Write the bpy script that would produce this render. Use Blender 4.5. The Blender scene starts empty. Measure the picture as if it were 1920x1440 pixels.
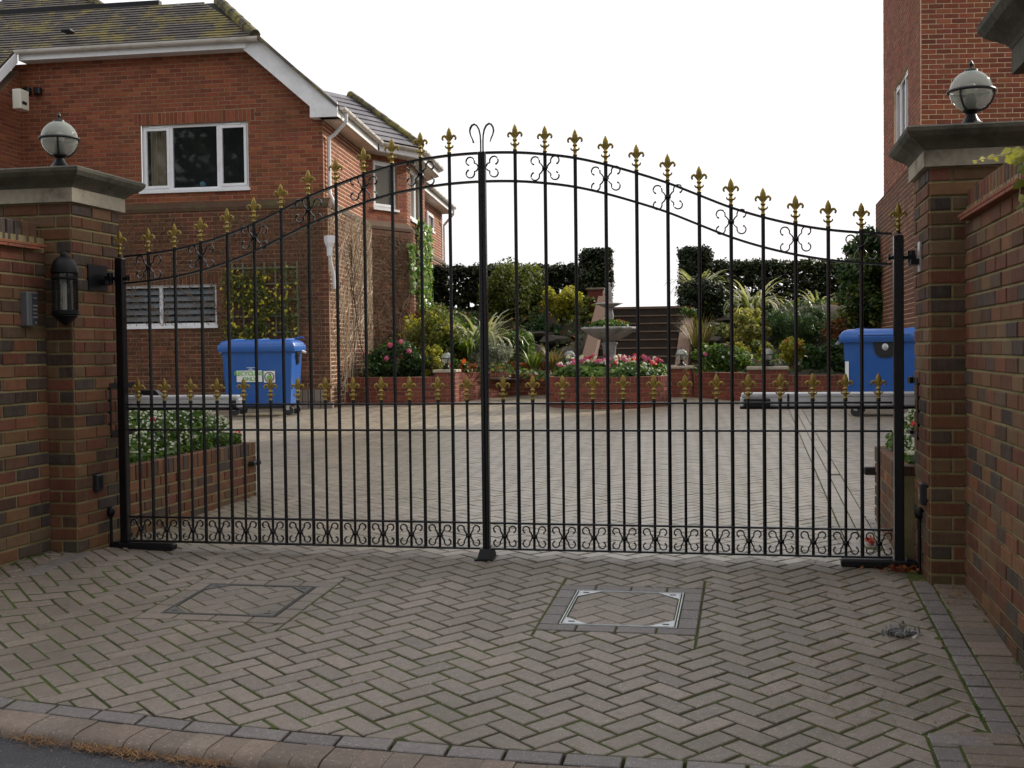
import bpy, bmesh, math, random
import numpy as np
from mathutils import Vector, Matrix
random.seed(7); rng = np.random.default_rng(7)
S = bpy.context.scene
COL = S.collection
# ---------------------------------------------------------------- camera
F0 = 2218.3; YAW = .2001; PIT = .0282; ROL = -.0119
CAM = Vector((1.5364, -6.7731, 1.1754))
FW = Vector((-math.sin(YAW)*math.cos(PIT), math.cos(YAW)*math.cos(PIT), -math.sin(PIT)))
_R = Vector((math.cos(YAW), math.sin(YAW), 0)); _U = _R.cross(FW)
RT = _R*math.cos(ROL) + _U*math.sin(ROL); UP = -_R*math.sin(ROL) + _U*math.cos(ROL)
cd = bpy.data.cameras.new('camera'); cam = bpy.data.objects.new('camera', cd); COL.objects.link(cam)
cam.matrix_world = Matrix(((RT.x, UP.x, -FW.x, CAM.x), (RT.y, UP.y, -FW.y, CAM.y), (RT.z, UP.z, -FW.z, CAM.z), (0, 0, 0, 1)))
cd.sensor_width = 36; cd.lens = 36*F0/1920; cd.clip_end = 2000; cd.clip_start = .05
S.camera = cam
# ---------------------------------------------------------------- world, sun, exposure
SUN_AZ = math.radians(50); SUN_EL = math.radians(28)      # azimuth from +x towards +y
sdir = Vector((math.cos(SUN_EL)*math.cos(SUN_AZ), math.cos(SUN_EL)*math.sin(SUN_AZ), math.sin(SUN_EL)))
W = bpy.data.worlds.new('World'); S.world = W; W.use_nodes = True
nt = W.node_tree; nt.nodes.clear()
wo = nt.nodes.new('ShaderNodeOutputWorld'); bg = nt.nodes.new('ShaderNodeBackground')
sky = nt.nodes.new('ShaderNodeTexSky'); sky.sky_type = 'NISHITA'; sky.sun_disc = False
sky.sun_elevation = SUN_EL; sky.sun_rotation = math.pi/2 - SUN_AZ
sky.air_density = 1.6; sky.dust_density = 4; sky.ozone_density = 1
mx = nt.nodes.new('ShaderNodeMixRGB'); mx.inputs[0].default_value = .86
mx.inputs[2].default_value = (11.5, 11.5, 11.9, 1)          # the thin bright cloud that veils the blue
nt.links.new(sky.outputs[0], mx.inputs[1]); nt.links.new(mx.outputs[0], bg.inputs[0])
bg.inputs[1].default_value = .105; nt.links.new(bg.outputs[0], wo.inputs[0])
sl = bpy.data.lights.new('sun', 'SUN'); sl.energy = 5.0; sl.angle = math.radians(2.5); sl.color = (1, .93, .82)
so = bpy.data.objects.new('sun', sl); COL.objects.link(so)
so.rotation_euler = (-sdir).to_track_quat('-Z', 'Y').to_euler()
S.view_settings.view_transform = 'Standard'; S.view_settings.look = 'None'
S.view_settings.exposure = 0.0; S.view_settings.gamma = 1; S.view_settings.use_curve_mapping = False
# ---------------------------------------------------------------- rays from the photograph's camera to real planes
def ray(px, py): return FW + RT*((px-960)/F0) - UP*((py-720)/F0)
def aD(px, py, D): return CAM + ray(px, py)*D
def aY(px, py, Y): r = ray(px, py); return CAM + r*((Y-CAM.y)/r.y)
def aX(px, py, X): r = ray(px, py); return CAM + r*((X-CAM.x)/r.x)
def aPl(px, py, P, n): r = ray(px, py); return CAM + r*((Vector(P)-CAM).dot(n)/r.dot(n))
def sm(t): t = max(0, min(1, t)); return t*t*(3-2*t)
def gz(x, y):
    z = -.04 + (.061*y if y < 0 else .0205*min(y, 40))
    if x < -1.9 and y < .3: z += .085*sm((-1.9-x)/.75)*sm((.3-y)/1.0)*sm((y+2.6)/1.2)
    return z
def aG(px, py):
    r = ray(px, py); t = 4.
    for _ in range(40):
        p = CAM+r*t; t += (p.z-gz(p.x, p.y))/(-r.z+1e-9)*.7
    return CAM+r*t
# ---------------------------------------------------------------- object helpers
def tag(o, label=None, cat=None, group=None, kind=None):
    if label: o['label'] = label
    if cat: o['category'] = cat
    if group: o['group'] = group
    if kind: o['kind'] = kind
    return o
def link(name, me, parent=None, mw=None):
    o = bpy.data.objects.new(name, me); COL.objects.link(o)
    if parent is not None: o.parent = parent; o.matrix_parent_inverse = Matrix.Identity(4)
    if mw is not None: o.matrix_local = mw
    return o
def thing(name, label, cat, loc=(0, 0, 0), rz=0, group=None, kind=None):
    o = link(name, None); o.location = loc; o.rotation_euler = (0, 0, rz); o.empty_display_size = .1
    return tag(o, label, cat, group, kind)
def copy_tree(o, parent=None):
    c = o.copy(); COL.objects.link(c)
    if parent is not None: c.parent = parent
    for ch in o.children: copy_tree(ch, c)
    return c
class MB:
    def __init__(s): s.v = []; s.f = []; s.r = []; s.rn = 0.
    def add(s, vs, fs):
        b = len(s.v); s.v += [tuple(v) for v in vs]; s.f += [tuple(i+b for i in f) for f in fs]; s.r += [s.rn]*len(fs)
    def box(s, c, d, M=None):
        x, y, z = d[0]/2, d[1]/2, d[2]/2
        vs = [Vector((i*x, j*y, k*z)) for k in (-1, 1) for j in (-1, 1) for i in (-1, 1)]
        if M is not None: vs = [M @ v for v in vs]
        c = Vector(c); vs = [v+c for v in vs]
        s.add(vs, [(0, 2, 3, 1), (4, 5, 7, 6), (0, 1, 5, 4), (2, 6, 7, 3), (0, 4, 6, 2), (1, 3, 7, 5)])
    def span(s, a, b): s.box([(a[i]+b[i])/2 for i in range(3)], [abs(b[i]-a[i]) for i in range(3)])
    def rbox(s, c, d, r=.005, M=None):
        # box with chamfered edges
        x, y, z = d[0]/2, d[1]/2, d[2]/2; vs = []
        for k in (-1, 1):
            for j in (-1, 1):
                for i in (-1, 1): vs += [Vector((i*(x-r), j*(y-r), k*z)), Vector((i*(x-r), j*y, k*(z-r))), Vector((i*x, j*(y-r), k*(z-r)))]
        bm = bmesh.new(); [bm.verts.new(v) for v in vs]; bmesh.ops.convex_hull(bm, input=bm.verts)
        bm.verts.index_update(); c = Vector(c)
        vv = [(M @ v.co if M is not None else v.co)+c for v in bm.verts]
        s.add(vv, [[v.index for v in f.verts] for f in bm.faces]); bm.free()
    def tube(s, pts, rad, n=8, flat=None, cap=True):
        pts = [Vector(p) for p in pts]
        if not hasattr(rad, '__len__'): rad = [rad]*len(pts)
        rings = []; up = None
        for i, p in enumerate(pts):
            t = (pts[min(i+1, len(pts)-1)]-pts[max(i-1, 0)]).normalized()
            if up is None: up = Vector((0, 1, 0)) if abs(t.y) < .9 else Vector((1, 0, 0))
            a = up - t*up.dot(t)
            a = a.normalized() if a.length > 1e-6 else t.orthogonal().normalized()
            b = t.cross(a); up = a
            fl = flat or 1
            rings.append([p + (a*math.cos(2*math.pi*k/n)*fl + b*math.sin(2*math.pi*k/n))*rad[i] for k in range(n)])
        vs = [v for r in rings for v in r]; fs = []
        for i in range(len(pts)-1):
            for k in range(n): fs.append((i*n+k, i*n+(k+1) % n, (i+1)*n+(k+1) % n, (i+1)*n+k))
        if cap: fs.append(tuple(range(n-1, -1, -1))); fs.append(tuple((len(pts)-1)*n+k for k in range(n)))
        s.add(vs, fs)
    def lathe(s, prof, n=20, c=(0, 0, 0), rip=None):
        vs = []; fs = []
        for (r, z) in prof:
            for k in range(n):
                a = 2*math.pi*k/n; rr = r*(1+(rip[0]*math.cos(rip[1]*a) if rip and r > rip[2] else 0))
                vs.append((c[0]+rr*math.cos(a), c[1]+rr*math.sin(a), c[2]+z))
        for i in range(len(prof)-1):
            for k in range(n): fs.append((i*n+k, i*n+(k+1) % n, (i+1)*n+(k+1) % n, (i+1)*n+k))
        fs.append(tuple(range(n-1, -1, -1))); fs.append(tuple((len(prof)-1)*n+k for k in range(n)))
        s.add(vs, fs)
    def ball(s, c, r, n=12, m=8, sc=(1, 1, 1)):
        p = [(max(1e-4, math.sin(math.pi*i/m))*r, -math.cos(math.pi*i/m)*r) for i in range(m+1)]
        b = len(s.v); s.lathe(p, n)
        for i in range(b, len(s.v)): v = s.v[i]; s.v[i] = (v[0]*sc[0]+c[0], v[1]*sc[1]+c[1], v[2]*sc[2]+c[2])
    def prism(s, poly, z0, z1):   # poly in xy (ccw)
        n = len(poly); s.add([(p[0], p[1], z0) for p in poly]+[(p[0], p[1], z1) for p in poly],
            [tuple(range(n-1, -1, -1)), tuple(range(n, 2*n))]+[(i, (i+1) % n, n+(i+1) % n, n+i) for i in range(n)])
    def hull(s, pts):
        bm = bmesh.new(); [bm.verts.new(v) for v in pts]; r = bmesh.ops.convex_hull(bm, input=bm.verts)
        bm.verts.index_update()
        s.add([v.co.copy() for v in bm.verts], [[v.index for v in f.verts] for f in bm.faces]); bm.free()
    def mesh(s, name, mat, smooth=False):
        me = bpy.data.meshes.new(name); me.from_pydata(s.v, [], s.f)
        if any(s.r):
            a = me.attributes.new('rnd', 'FLOAT', 'FACE'); a.data.foreach_set('value', s.r)
        me.materials.append(mat)
        if smooth:
            me.polygons.foreach_set('use_smooth', [True]*len(me.polygons))
            try: me.set_sharp_from_angle(angle=math.radians(40))
            except Exception: pass
        me.update(); return me
    def obj(s, name, mat, parent=None, smooth=False, mw=None): return link(name, s.mesh(name, mat, smooth), parent, mw)
# ---------------------------------------------------------------- materials
def newmat(name):
    m = bpy.data.materials.new(name); m.use_nodes = True; n = m.node_tree.nodes; l = m.node_tree.links
    b = n['Principled BSDF']; return m, n, l, b
def ramp(n, stops, interp='LINEAR'):
    r = n.new('ShaderNodeValToRGB'); r.color_ramp.interpolation = interp
    while len(r.color_ramp.elements) > 1: r.color_ramp.elements.remove(r.color_ramp.elements[-1])
    r.color_ramp.elements[0].position = stops[0][0]; r.color_ramp.elements[0].color = (*stops[0][1], 1)
    for p, c in stops[1:]: e = r.color_ramp.elements.new(p); e.color = (*c, 1)
    return r
def val(n, l, op, a, b):
    m = n.new('ShaderNodeMath'); m.operation = op
    for i, x in enumerate((a, b)):
        if isinstance(x, (int, float)): m.inputs[i].default_value = x
        else: l.new(x, m.inputs[i])
    return m.outputs[0]
def noise(n, l, vec, scale, detail=4, rough=.6):
    t = n.new('ShaderNodeTexNoise'); t.inputs['Scale'].default_value = scale; t.inputs['Detail'].default_value = detail
    t.inputs['Roughness'].default_value = rough
    if vec is not None: l.new(vec, t.inputs['Vector'])
    return t.outputs['Fac']
def mixc(n, l, fac, a, b, mode='MIX'):
    m = n.new('ShaderNodeMixRGB'); m.blend_type = mode
    for i, x in enumerate((fac, a, b)):
        if isinstance(x, (int, float)): m.inputs[i].default_value = x
        elif isinstance(x, tuple): m.inputs[i].default_value = (*x, 1)
        else: l.new(x, m.inputs[i])
    return m.outputs[0]
def thr(n, l, fac, a, b):
    m = n.new('ShaderNodeMapRange'); l.new(fac, m.inputs[0]); m.inputs[1].default_value = a; m.inputs[2].default_value = b; return m.outputs[0]
def bump(n, l, b, h, strength=.3, dist=.01):
    m = n.new('ShaderNodeBump'); m.inputs['Strength'].default_value = strength; m.inputs['Distance'].default_value = dist
    l.new(h, m.inputs['Height']); l.new(m.outputs[0], b.inputs['Normal'])
def plain(name, col, rough=.5, metal=0., var=.12, scale=30, bmp=0., spec=.5, dirt=None, dscale=6, damt=.5):
    m, n, l, b = newmat(name); g = n.new('ShaderNodeNewGeometry').outputs['Position']
    f = noise(n, l, g, scale); c = mixc(n, l, f, tuple(x*(1-var) for x in col), tuple(min(1, x*(1+var)) for x in col))
    if dirt: c = mixc(n, l, val(n, l, 'MULTIPLY', thr(n, l, noise(n, l, g, dscale, 6, .65), .48, .68), damt), c, dirt)
    l.new(c, b.inputs['Base Color']); b.inputs['Roughness'].default_value = rough; b.inputs['Metallic'].default_value = metal
    b.inputs['Specular IOR Level'].default_value = spec
    if bmp: bump(n, l, b, noise(n, l, g, scale*2), bmp, .01)
    return m
def rnd_node(n, l):
    a = n.new('ShaderNodeAttribute'); a.attribute_name = 'rnd'; o = n.new('ShaderNodeObjectInfo')
    return val(n, l, 'FRACT', val(n, l, 'ADD', a.outputs['Fac'], o.outputs['Random']), 0.)
def piecemat(name, stops, rough=.85, stain=None, stain_lo=None, specks=None, bmp=.5, drag=False, nscale=14, vr=.25):
    """bricks, pavers, tiles: one tone per piece, then grain, drag marks, stains"""
    m, n, l, b = newmat(name); g = n.new('ShaderNodeNewGeometry').outputs['Position']
    r = rnd_node(n, l); c = ramp(n, stops, 'LINEAR'); l.new(r, c.inputs[0]); c = c.outputs[0]
    r2 = val(n, l, 'FRACT', val(n, l, 'MULTIPLY', r, 37.7), 0.)
    c = mixc(n, l, 1., c, mixc(n, l, r2, (1-vr,)*3, (1+vr*.85,)*3), 'MULTIPLY')
    f = noise(n, l, g, nscale, 6, .7); c = mixc(n, l, 1., c, mixc(n, l, f, (.5, .5, .5), (1.5, 1.5, 1.5)), 'MULTIPLY')
    if drag:
        mp = n.new('ShaderNodeMapping'); mp.inputs['Scale'].default_value = (75, 75, 7); l.new(g, mp.inputs[0])
        d = noise(n, l, mp.outputs[0], 1, 3); c = mixc(n, l, val(n, l, 'MULTIPLY', thr(n, l, d, .5, .72), .38), c, (.21, .12, .06))
    if specks:
        v = n.new('ShaderNodeTexVoronoi'); v.inputs['Scale'].default_value = specks[0]; l.new(g, v.inputs['Vector'])
        sp = thr(n, l, v.outputs['Distance'], .36, .2); gate = thr(n, l, noise(n, l, g, specks[0]*.5, 2), .55, .60)
        c = mixc(n, l, val(n, l, 'MULTIPLY', sp, val(n, l, 'MULTIPLY', gate, .8)), c, specks[1])
    if stain:
        c = mixc(n, l, val(n, l, 'MULTIPLY', thr(n, l, noise(n, l, g, stain[1], 6, .7), .46, .68), stain[2]), c, stain[0])
    if stain_lo:      # algae that grows up from the foot of the wall
        sx = n.new('ShaderNodeSeparateXYZ'); l.new(g, sx.inputs[0])
        h = thr(n, l, val(n, l, 'ADD', sx.outputs[2], val(n, l, 'MULTIPLY', noise(n, l, g, 3, 5), .7)), stain_lo[1]+.35, stain_lo[1]-.25)
        c = mixc(n, l, val(n, l, 'MULTIPLY', h, stain_lo[2]), c, stain_lo[0])
    l.new(c, b.inputs['Base Color'])
    b.inputs['Roughness'].default_value = rough; b.inputs['Specular IOR Level'].default_value = .3 if rough > .7 else .55
    bump(n, l, b, noise(n, l, g, 160, 5, .7), bmp, .004)
    return m
def leafmat(name, stops, trans=.35, rough=.5):
    m, n, l, b = newmat(name); r = rnd_node(n, l); c = ramp(n, stops); l.new(r, c.inputs[0])
    l.new(c.outputs[0], b.inputs['Base Color']); b.inputs['Roughness'].default_value = rough; b.inputs['Specular IOR Level'].default_value = .35
    t = n.new('ShaderNodeBsdfTranslucent'); l.new(mixc(n, l, 1., c.outputs[0], (1.3, 1.35, .6), 'MULTIPLY'), t.inputs[0])
    x = n.new('ShaderNodeMixShader'); x.inputs[0].default_value = trans
    l.new(b.outputs[0], x.inputs[1]); l.new(t.outputs[0], x.inputs[2]); l.new(x.outputs[0], n['Material Output'].inputs[0])
    return m
M = {}
stock = [(0, (.165, .058, .032)), (.12, (.12, .04, .026)), (.25, (.18, .075, .036)), (.36, (.10, .05, .032)), (.46, (.048, .038, .036)), (.54, (.068, .05, .042)), (.64, (.165, .092, .042)), (.76, (.185, .068, .032)), (.86, (.15, .10, .055)), (.93, (.19, .085, .038)), (1, (.13, .048, .028))]
M['stock'] = piecemat('stock_brick', stock, .85, stain=((.14, .115, .075), 9, .35), stain_lo=((.045, .048, .02), .15, .75), drag=True)
M['mortar'] = plain('lime_mortar', (.30, .25, .12), .95, var=.35, scale=45, bmp=.5, dirt=(.10, .10, .04), dscale=2.2, damt=.75)
red = [(0, (.245, .066, .032)), (.2, (.21, .055, .03)), (.4, (.27, .085, .038)), (.6, (.18, .05, .032)), (.8, (.25, .075, .03)), (1, (.20, .052, .032))]
M['red'] = piecemat('red_facing_brick', red, .85, stain=((.13, .07, .03), 1.4, .45), bmp=.4)
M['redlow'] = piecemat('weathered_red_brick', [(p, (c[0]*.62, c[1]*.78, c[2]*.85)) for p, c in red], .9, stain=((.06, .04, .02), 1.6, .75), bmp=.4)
M['redmortar'] = plain('buff_mortar', (.30, .20, .12), .95, var=.3, scale=20, dirt=(.12, .08, .04), dscale=1.5, damt=.6)
M['redmortarlight'] = plain('glare_pale_mortar', (.62, .46, .30), .95, var=.25, scale=20, dirt=(.16, .1, .06), dscale=2, damt=.6)  # paler mortar copy: sun glare put into the joints of flank and bay
M['planterbrick'] = piecemat('planter_brick', [(0, (.17, .042, .03)), (.5, (.21, .055, .035)), (1, (.14, .035, .028))], .85, stain=((.1, .06, .04), 3, .4))
pav = [(0, (.212, .171, .134)), (.25, (.182, .150, .121)), (.5, (.238, .192, .149)), (.75, (.198, .163, .131)), (1, (.220, .174, .136))]
M['paver'] = piecemat('concrete_paver', pav, .5, stain=((.112, .092, .06), .8, .7), specks=(150, (.62, .58, .5)), bmp=.6, nscale=40, vr=.11)
M['paver2'] = piecemat('grey_paver', [(0, (.155, .135, .125)), (.5, (.19, .165, .15)), (1, (.14, .122, .115))], .58, stain=((.1, .09, .08), 2, .4), specks=(150, (.6, .57, .52)), bmp=.6, nscale=40, vr=.12)
M['paver3'] = piecemat('buff_paver', [(0, (.20, .145, .108)), (.5, (.17, .128, .098)), (1, (.20, .155, .12))], .7, stain=((.11, .085, .06), 2, .45), specks=(150, (.55, .5, .42)), bmp=.6, nscale=40, vr=.14)
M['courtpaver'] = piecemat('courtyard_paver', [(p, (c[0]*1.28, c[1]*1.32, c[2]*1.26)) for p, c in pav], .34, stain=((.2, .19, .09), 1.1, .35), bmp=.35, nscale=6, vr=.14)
m, n, l, b = newmat('mossy_joint'); g = n.new('ShaderNodeNewGeometry').outputs['Position']
c = mixc(n, l, thr(n, l, noise(n, l, g, 2.3, 5, .65), .36, .56), (.04, .033, .018), (.085, .118, .014))
c = mixc(n, l, thr(n, l, noise(n, l, g, 60), .4, .8), c, (.04, .045, .01)); l.new(c, b.inputs[0]); b.inputs['Roughness'].default_value = 1
bump(n, l, b, noise(n, l, g, 220), .9, .01); M['moss'] = m
m, n, l, b = newmat('asphalt'); g = n.new('ShaderNodeNewGeometry').outputs['Position']
v = n.new('ShaderNodeTexVoronoi'); v.inputs['Scale'].default_value = 130; l.new(g, v.inputs['Vector'])
c = mixc(n, l, v.outputs['Distance'], (.06, .06, .065), (.022, .022, .025)); c = mixc(n, l, thr(n, l, noise(n, l, g, 90, 2), .66, .7), c, (.22, .21, .2))
l.new(c, b.inputs[0]); b.inputs['Roughness'].default_value = .75; bump(n, l, b, v.outputs['Distance'], .8, .01); M['asphalt'] = m
M['iron'] = plain('black_painted_iron', (.0045, .0042, .0055), .25, var=.3, scale=60, bmp=.12, spec=.35)
M['ironmatt'] = plain('dull_black_metal', (.005, .005, .006), .45, var=.3, scale=60, bmp=.15, spec=.25)
M['gold'] = plain('gold_paint', (.34, .24, .05), .36, .55, var=.35, scale=70, bmp=.25, dirt=(.08, .06, .02), dscale=40, damt=.5)
M['stone'] = plain('weathered_cast_stone', (.40, .35, .265), .9, var=.25, scale=24, bmp=.5, dirt=(.055, .05, .035), dscale=3.2, damt=.8)
M['stonedark'] = plain('lichened_cast_stone', (.105, .095, .07), .95, var=.4, scale=14, bmp=.7, dirt=(.03, .03, .02), dscale=5, damt=.8)
M['fountain'] = plain('grey_cast_stone', (.30, .29, .28), .85, var=.25, scale=18, bmp=.5, dirt=(.10, .10, .085), dscale=5, damt=.7)
M['tile'] = plain('clay_creasing_tile', (.26, .075, .035), .85, var=.3, scale=30, bmp=.4, dirt=(.12, .06, .035), dscale=6)
M['white'] = plain('white_upvc', (.78, .78, .79), .35, var=.04, scale=8, dirt=(.5, .49, .45), dscale=3, damt=.4)
M['cream'] = plain('cream_plastic', (.62, .60, .50), .4, var=.05)
M['gutter'] = plain('off_white_gutter', (.70, .67, .62), .4, var=.08, scale=6, dirt=(.4, .36, .28), dscale=3, damt=.6)
M['blue'] = plain('blue_plastic', (.014, .095, .36), .35, var=.1, scale=5, bmp=.05, dirt=(.05, .12, .28), dscale=5, damt=.45)
M['label'] = plain('white_label', (.75, .77, .75), .5, var=.03)
M['green'] = plain('label_green', (.16, .42, .08), .5, var=.03)
M['blk'] = plain('black_plastic', (.012, .012, .014), .45, var=.2)
M['galv'] = plain('galvanised_steel', (.55, .57, .58), .38, .75, var=.2, scale=40, dirt=(.25, .25, .24), dscale=20)
M['operator'] = plain('grey_aluminium_case', (.80, .80, .81), .35, .15, var=.05)
M['bark'] = plain('pale_dead_stem', (.46, .36, .25), .9, var=.4, scale=30)
M['stem'] = plain('brown_stem', (.15, .10, .06), .9, var=.4, scale=30)
M['trunk'] = plain('dark_bark', (.06, .045, .03), .95, var=.4, scale=20, bmp=.6)
M['soil'] = plain('garden_soil', (.045, .03, .02), 1., var=.5, scale=20, bmp=.8)
M['bank'] = plain('rough_bank', (.035, .026, .016), 1., var=.5, scale=6, bmp=1., dirt=(.03, .04, .012), dscale=2)
M['rock'] = plain('rockery_stone', (.05, .04, .03), .95, var=.4, scale=6, bmp=1., dirt=(.04, .035, .02), dscale=3)
M['step'] = plain('brown_step_paving', (.03, .021, .016), .9, var=.3, scale=10, bmp=.5, dirt=(.04, .035, .02), dscale=4)
M['nosing'] = plain('pale_step_nosing', (.15, .11, .075), .9, var=.3, scale=10, dirt=(.1, .08, .05), dscale=3)
M['cheek'] = plain('rendered_brick_cheek', (.15, .085, .055), .9, var=.25, scale=8, bmp=.4, dirt=(.14, .10, .06), dscale=3)
M['trellis'] = plain('grey_green_timber', (.13, .13, .08), .9, var=.3, scale=20)
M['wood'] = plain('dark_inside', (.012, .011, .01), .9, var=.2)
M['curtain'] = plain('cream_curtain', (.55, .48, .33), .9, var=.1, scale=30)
M['dress'] = plain('louvre_glass', (.075, .095, .105), .25, var=.15, scale=5, spec=.6)
M['rednail'] = plain('red_flower_petal', (.55, .05, .05), .6, var=.3, scale=60)
M['needle'] = leafmat('pine_needles', [(0, (.22, .10, .035)), (.5, (.30, .16, .06)), (.8, (.12, .05, .025)), (1, (.42, .3, .15))], .1, .7)
M['feather'] = leafmat('feather_grey', [(0, (.1, .1, .11)), (.6, (.22, .22, .23)), (1, (.6, .58, .55))], .1, .8)
def glassmat(name, col, rough=.04, dark=.5):
    m, n, l, b = newmat(name); b.inputs['Base Color'].default_value = (*col, 1); b.inputs['Roughness'].default_value = rough
    b.inputs['Specular IOR Level'].default_value = .8
    g = n.new('ShaderNodeBsdfTransparent'); x = n.new('ShaderNodeMixShader'); x.inputs[0].default_value = dark
    l.new(g.outputs[0], x.inputs[1]); l.new(b.outputs[0], x.inputs[2]); l.new(x.outputs[0], n['Material Output'].inputs[0]); return m
M['pane'] = glassmat('window_pane', (.02, .025, .025), .03, .45)
M['globe'] = glassmat('smoked_globe', (.42, .46, .40), .05, .55)
M['lens'] = glassmat('lantern_glass', (.06, .06, .05), .05, .5)
m, n, l, b = newmat('roof_tile'); g = n.new('ShaderNodeNewGeometry').outputs['Position']; r = rnd_node(n, l)
c = mixc(n, l, r, (.055, .043, .036), (.11, .085, .07)); c = mixc(n, l, noise(n, l, g, 8, 5), c, (.055, .043, .034))
c = mixc(n, l, val(n, l, 'MULTIPLY', thr(n, l, noise(n, l, g, 2.2, 8, .75), .50, .61), .85), c, (.22, .17, .02))
l.new(c, b.inputs[0]); b.inputs['Roughness'].default_value = .45; bump(n, l, b, noise(n, l, g, 90), .4, .01); M['rooftile'] = m
m, n, l, b = newmat('slate'); g = n.new('ShaderNodeNewGeometry').outputs['Position']; r = rnd_node(n, l)
c = mixc(n, l, r, (.10, .095, .105), (.16, .15, .165)); l.new(c, b.inputs[0]); b.inputs['Roughness'].default_value = .5; M['slate'] = m
m, n, l, b = newmat('mossy_ridge'); g = n.new('ShaderNodeNewGeometry').outputs['Position']
c = mixc(n, l, thr(n, l, noise(n, l, g, 5, 8, .75), .45, .6), (.05, .042, .03), (.19, .16, .03)); l.new(c, b.inputs[0]); b.inputs['Roughness'].default_value = .9; M['ridge'] = m
def G(*cs): return [(i/(len(cs)-1), c) for i, c in enumerate(cs)]
LM = dict(
 hedge=leafmat('hedge_leaf', G((.008, .014, .006), (.016, .028, .009), (.055, .08, .02)), .12),
 dark=leafmat('dark_leaf', G((.015, .035, .01), (.03, .07, .018), (.07, .13, .03)), .3),
 mid=leafmat('mid_leaf', G((.03, .07, .012), (.07, .13, .02), (.14, .22, .04)), .35),
 olive=leafmat('olive_leaf', G((.04, .06, .012), (.10, .12, .02), (.2, .22, .05)), .35),
 yellow=leafmat('yellow_leaf', G((.08, .12, .012), (.28, .27, .025), (.45, .40, .06)), .4),
 vari=leafmat('variegated_leaf', G((.09, .12, .02), (.32, .30, .07), (.5, .45, .16)), .35),
 rust=leafmat('rust_leaf', G((.10, .02, .012), (.22, .055, .02), (.3, .11, .03), (.1, .1, .02)), .3),
 silver=leafmat('silver_leaf', G((.12, .14, .11), (.2, .22, .18), (.32, .33, .27)), .25),
 grass=leafmat('brown_grass', G((.12, .09, .035), (.2, .15, .06), (.1, .11, .03)), .3),
 strap=leafmat('striped_strap_leaf', G((.16, .20, .09), (.40, .40, .26), (.62, .6, .46)), .25, .3),
 strapg=leafmat('green_strap_leaf', G((.05, .10, .015), (.13, .19, .03), (.24, .28, .07)), .35, .35),
 ivy=leafmat('ivy_leaf', G((.05, .12, .02), (.14, .26, .05), (.35, .42, .18)), .35, .35),
 coral=leafmat('coral_petal', G((.6, .09, .09), (.75, .22, .2)), .3),
 white=leafmat('white_petal', G((.6, .6, .58), (.8, .8, .78)), .3), red=leafmat('red_petal', G((.5, .02, .015), (.7, .06, .04)), .3),
 pink=leafmat('pink_petal', G((.5, .06, .2), (.65, .2, .38)), .3), orange=leafmat('orange_petal', G((.6, .10, .02), (.65, .2, .03)), .3),
 yel=leafmat('yellow_petal', G((.6, .5, .03), (.7, .62, .1)), .3))
# ---------------------------------------------------------------- polygon pieces (bricks, pavers) with joints and arrises
def clip(poly, px, py, nx, ny):
    """keep the side where (p-P).n >= 0"""
    out = []
    for i in range(len(poly)):
        a = poly[i]; b = poly[(i+1) % len(poly)]
        da = (a[0]-px)*nx+(a[1]-py)*ny; db = (b[0]-px)*nx+(b[1]-py)*ny
        if da >= 0: out.append(a)
        if (da > 0) != (db > 0) and abs(da-db) > 1e-12:
            t = da/(da-db)
            if 0 < t < 1: out.append((a[0]+(b[0]-a[0])*t, a[1]+(b[1]-a[1])*t))
    return out if len(out) > 2 else []
def area(p): return .5*sum(p[i][0]*p[(i+1) % len(p)][1]-p[(i+1) % len(p)][0]*p[i][1] for i in range(len(p)))
def clean(p):
    q = []
    for v in p:
        if not q or math.hypot(v[0]-q[-1][0], v[1]-q[-1][1]) > .002: q.append(v)
    while len(q) > 2 and math.hypot(q[0][0]-q[-1][0], q[0][1]-q[-1][1]) < .002: q.pop()
    return q
def inset(p, d):
    for i in range(len(p)):
        a = p[i]; b = p[(i+1) % len(p)]; L = math.hypot(b[0]-a[0], b[1]-a[1])
        if L < 1e-9: return []
        nx, ny = -(b[1]-a[1])/L, (b[0]-a[0])/L
        if i == 0: out = list(p)
        out = clip(out, a[0]+nx*d, a[1]+ny*d, nx, ny)
        if not out: return []
    return out
def subtract_rect(polys, r):
    x0, x1, y0, y1 = r; out = []
    for p in polys:
        if max(v[0] for v in p) <= x0 or min(v[0] for v in p) >= x1 or max(v[1] for v in p) <= y0 or min(v[1] for v in p) >= y1: out.append(p); continue
        for (px, py, nx, ny) in ((x0, 0, -1, 0), (x1, 0, 1, 0), (0, y0, 0, -1), (0, y1, 0, 1)):
            o = clip(p, px, py, nx, ny)
            if o and area(o) > 1e-5: out.append(o)
            p = clip(p, px, py, -nx, -ny)
            if not p: break
    return out
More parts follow.
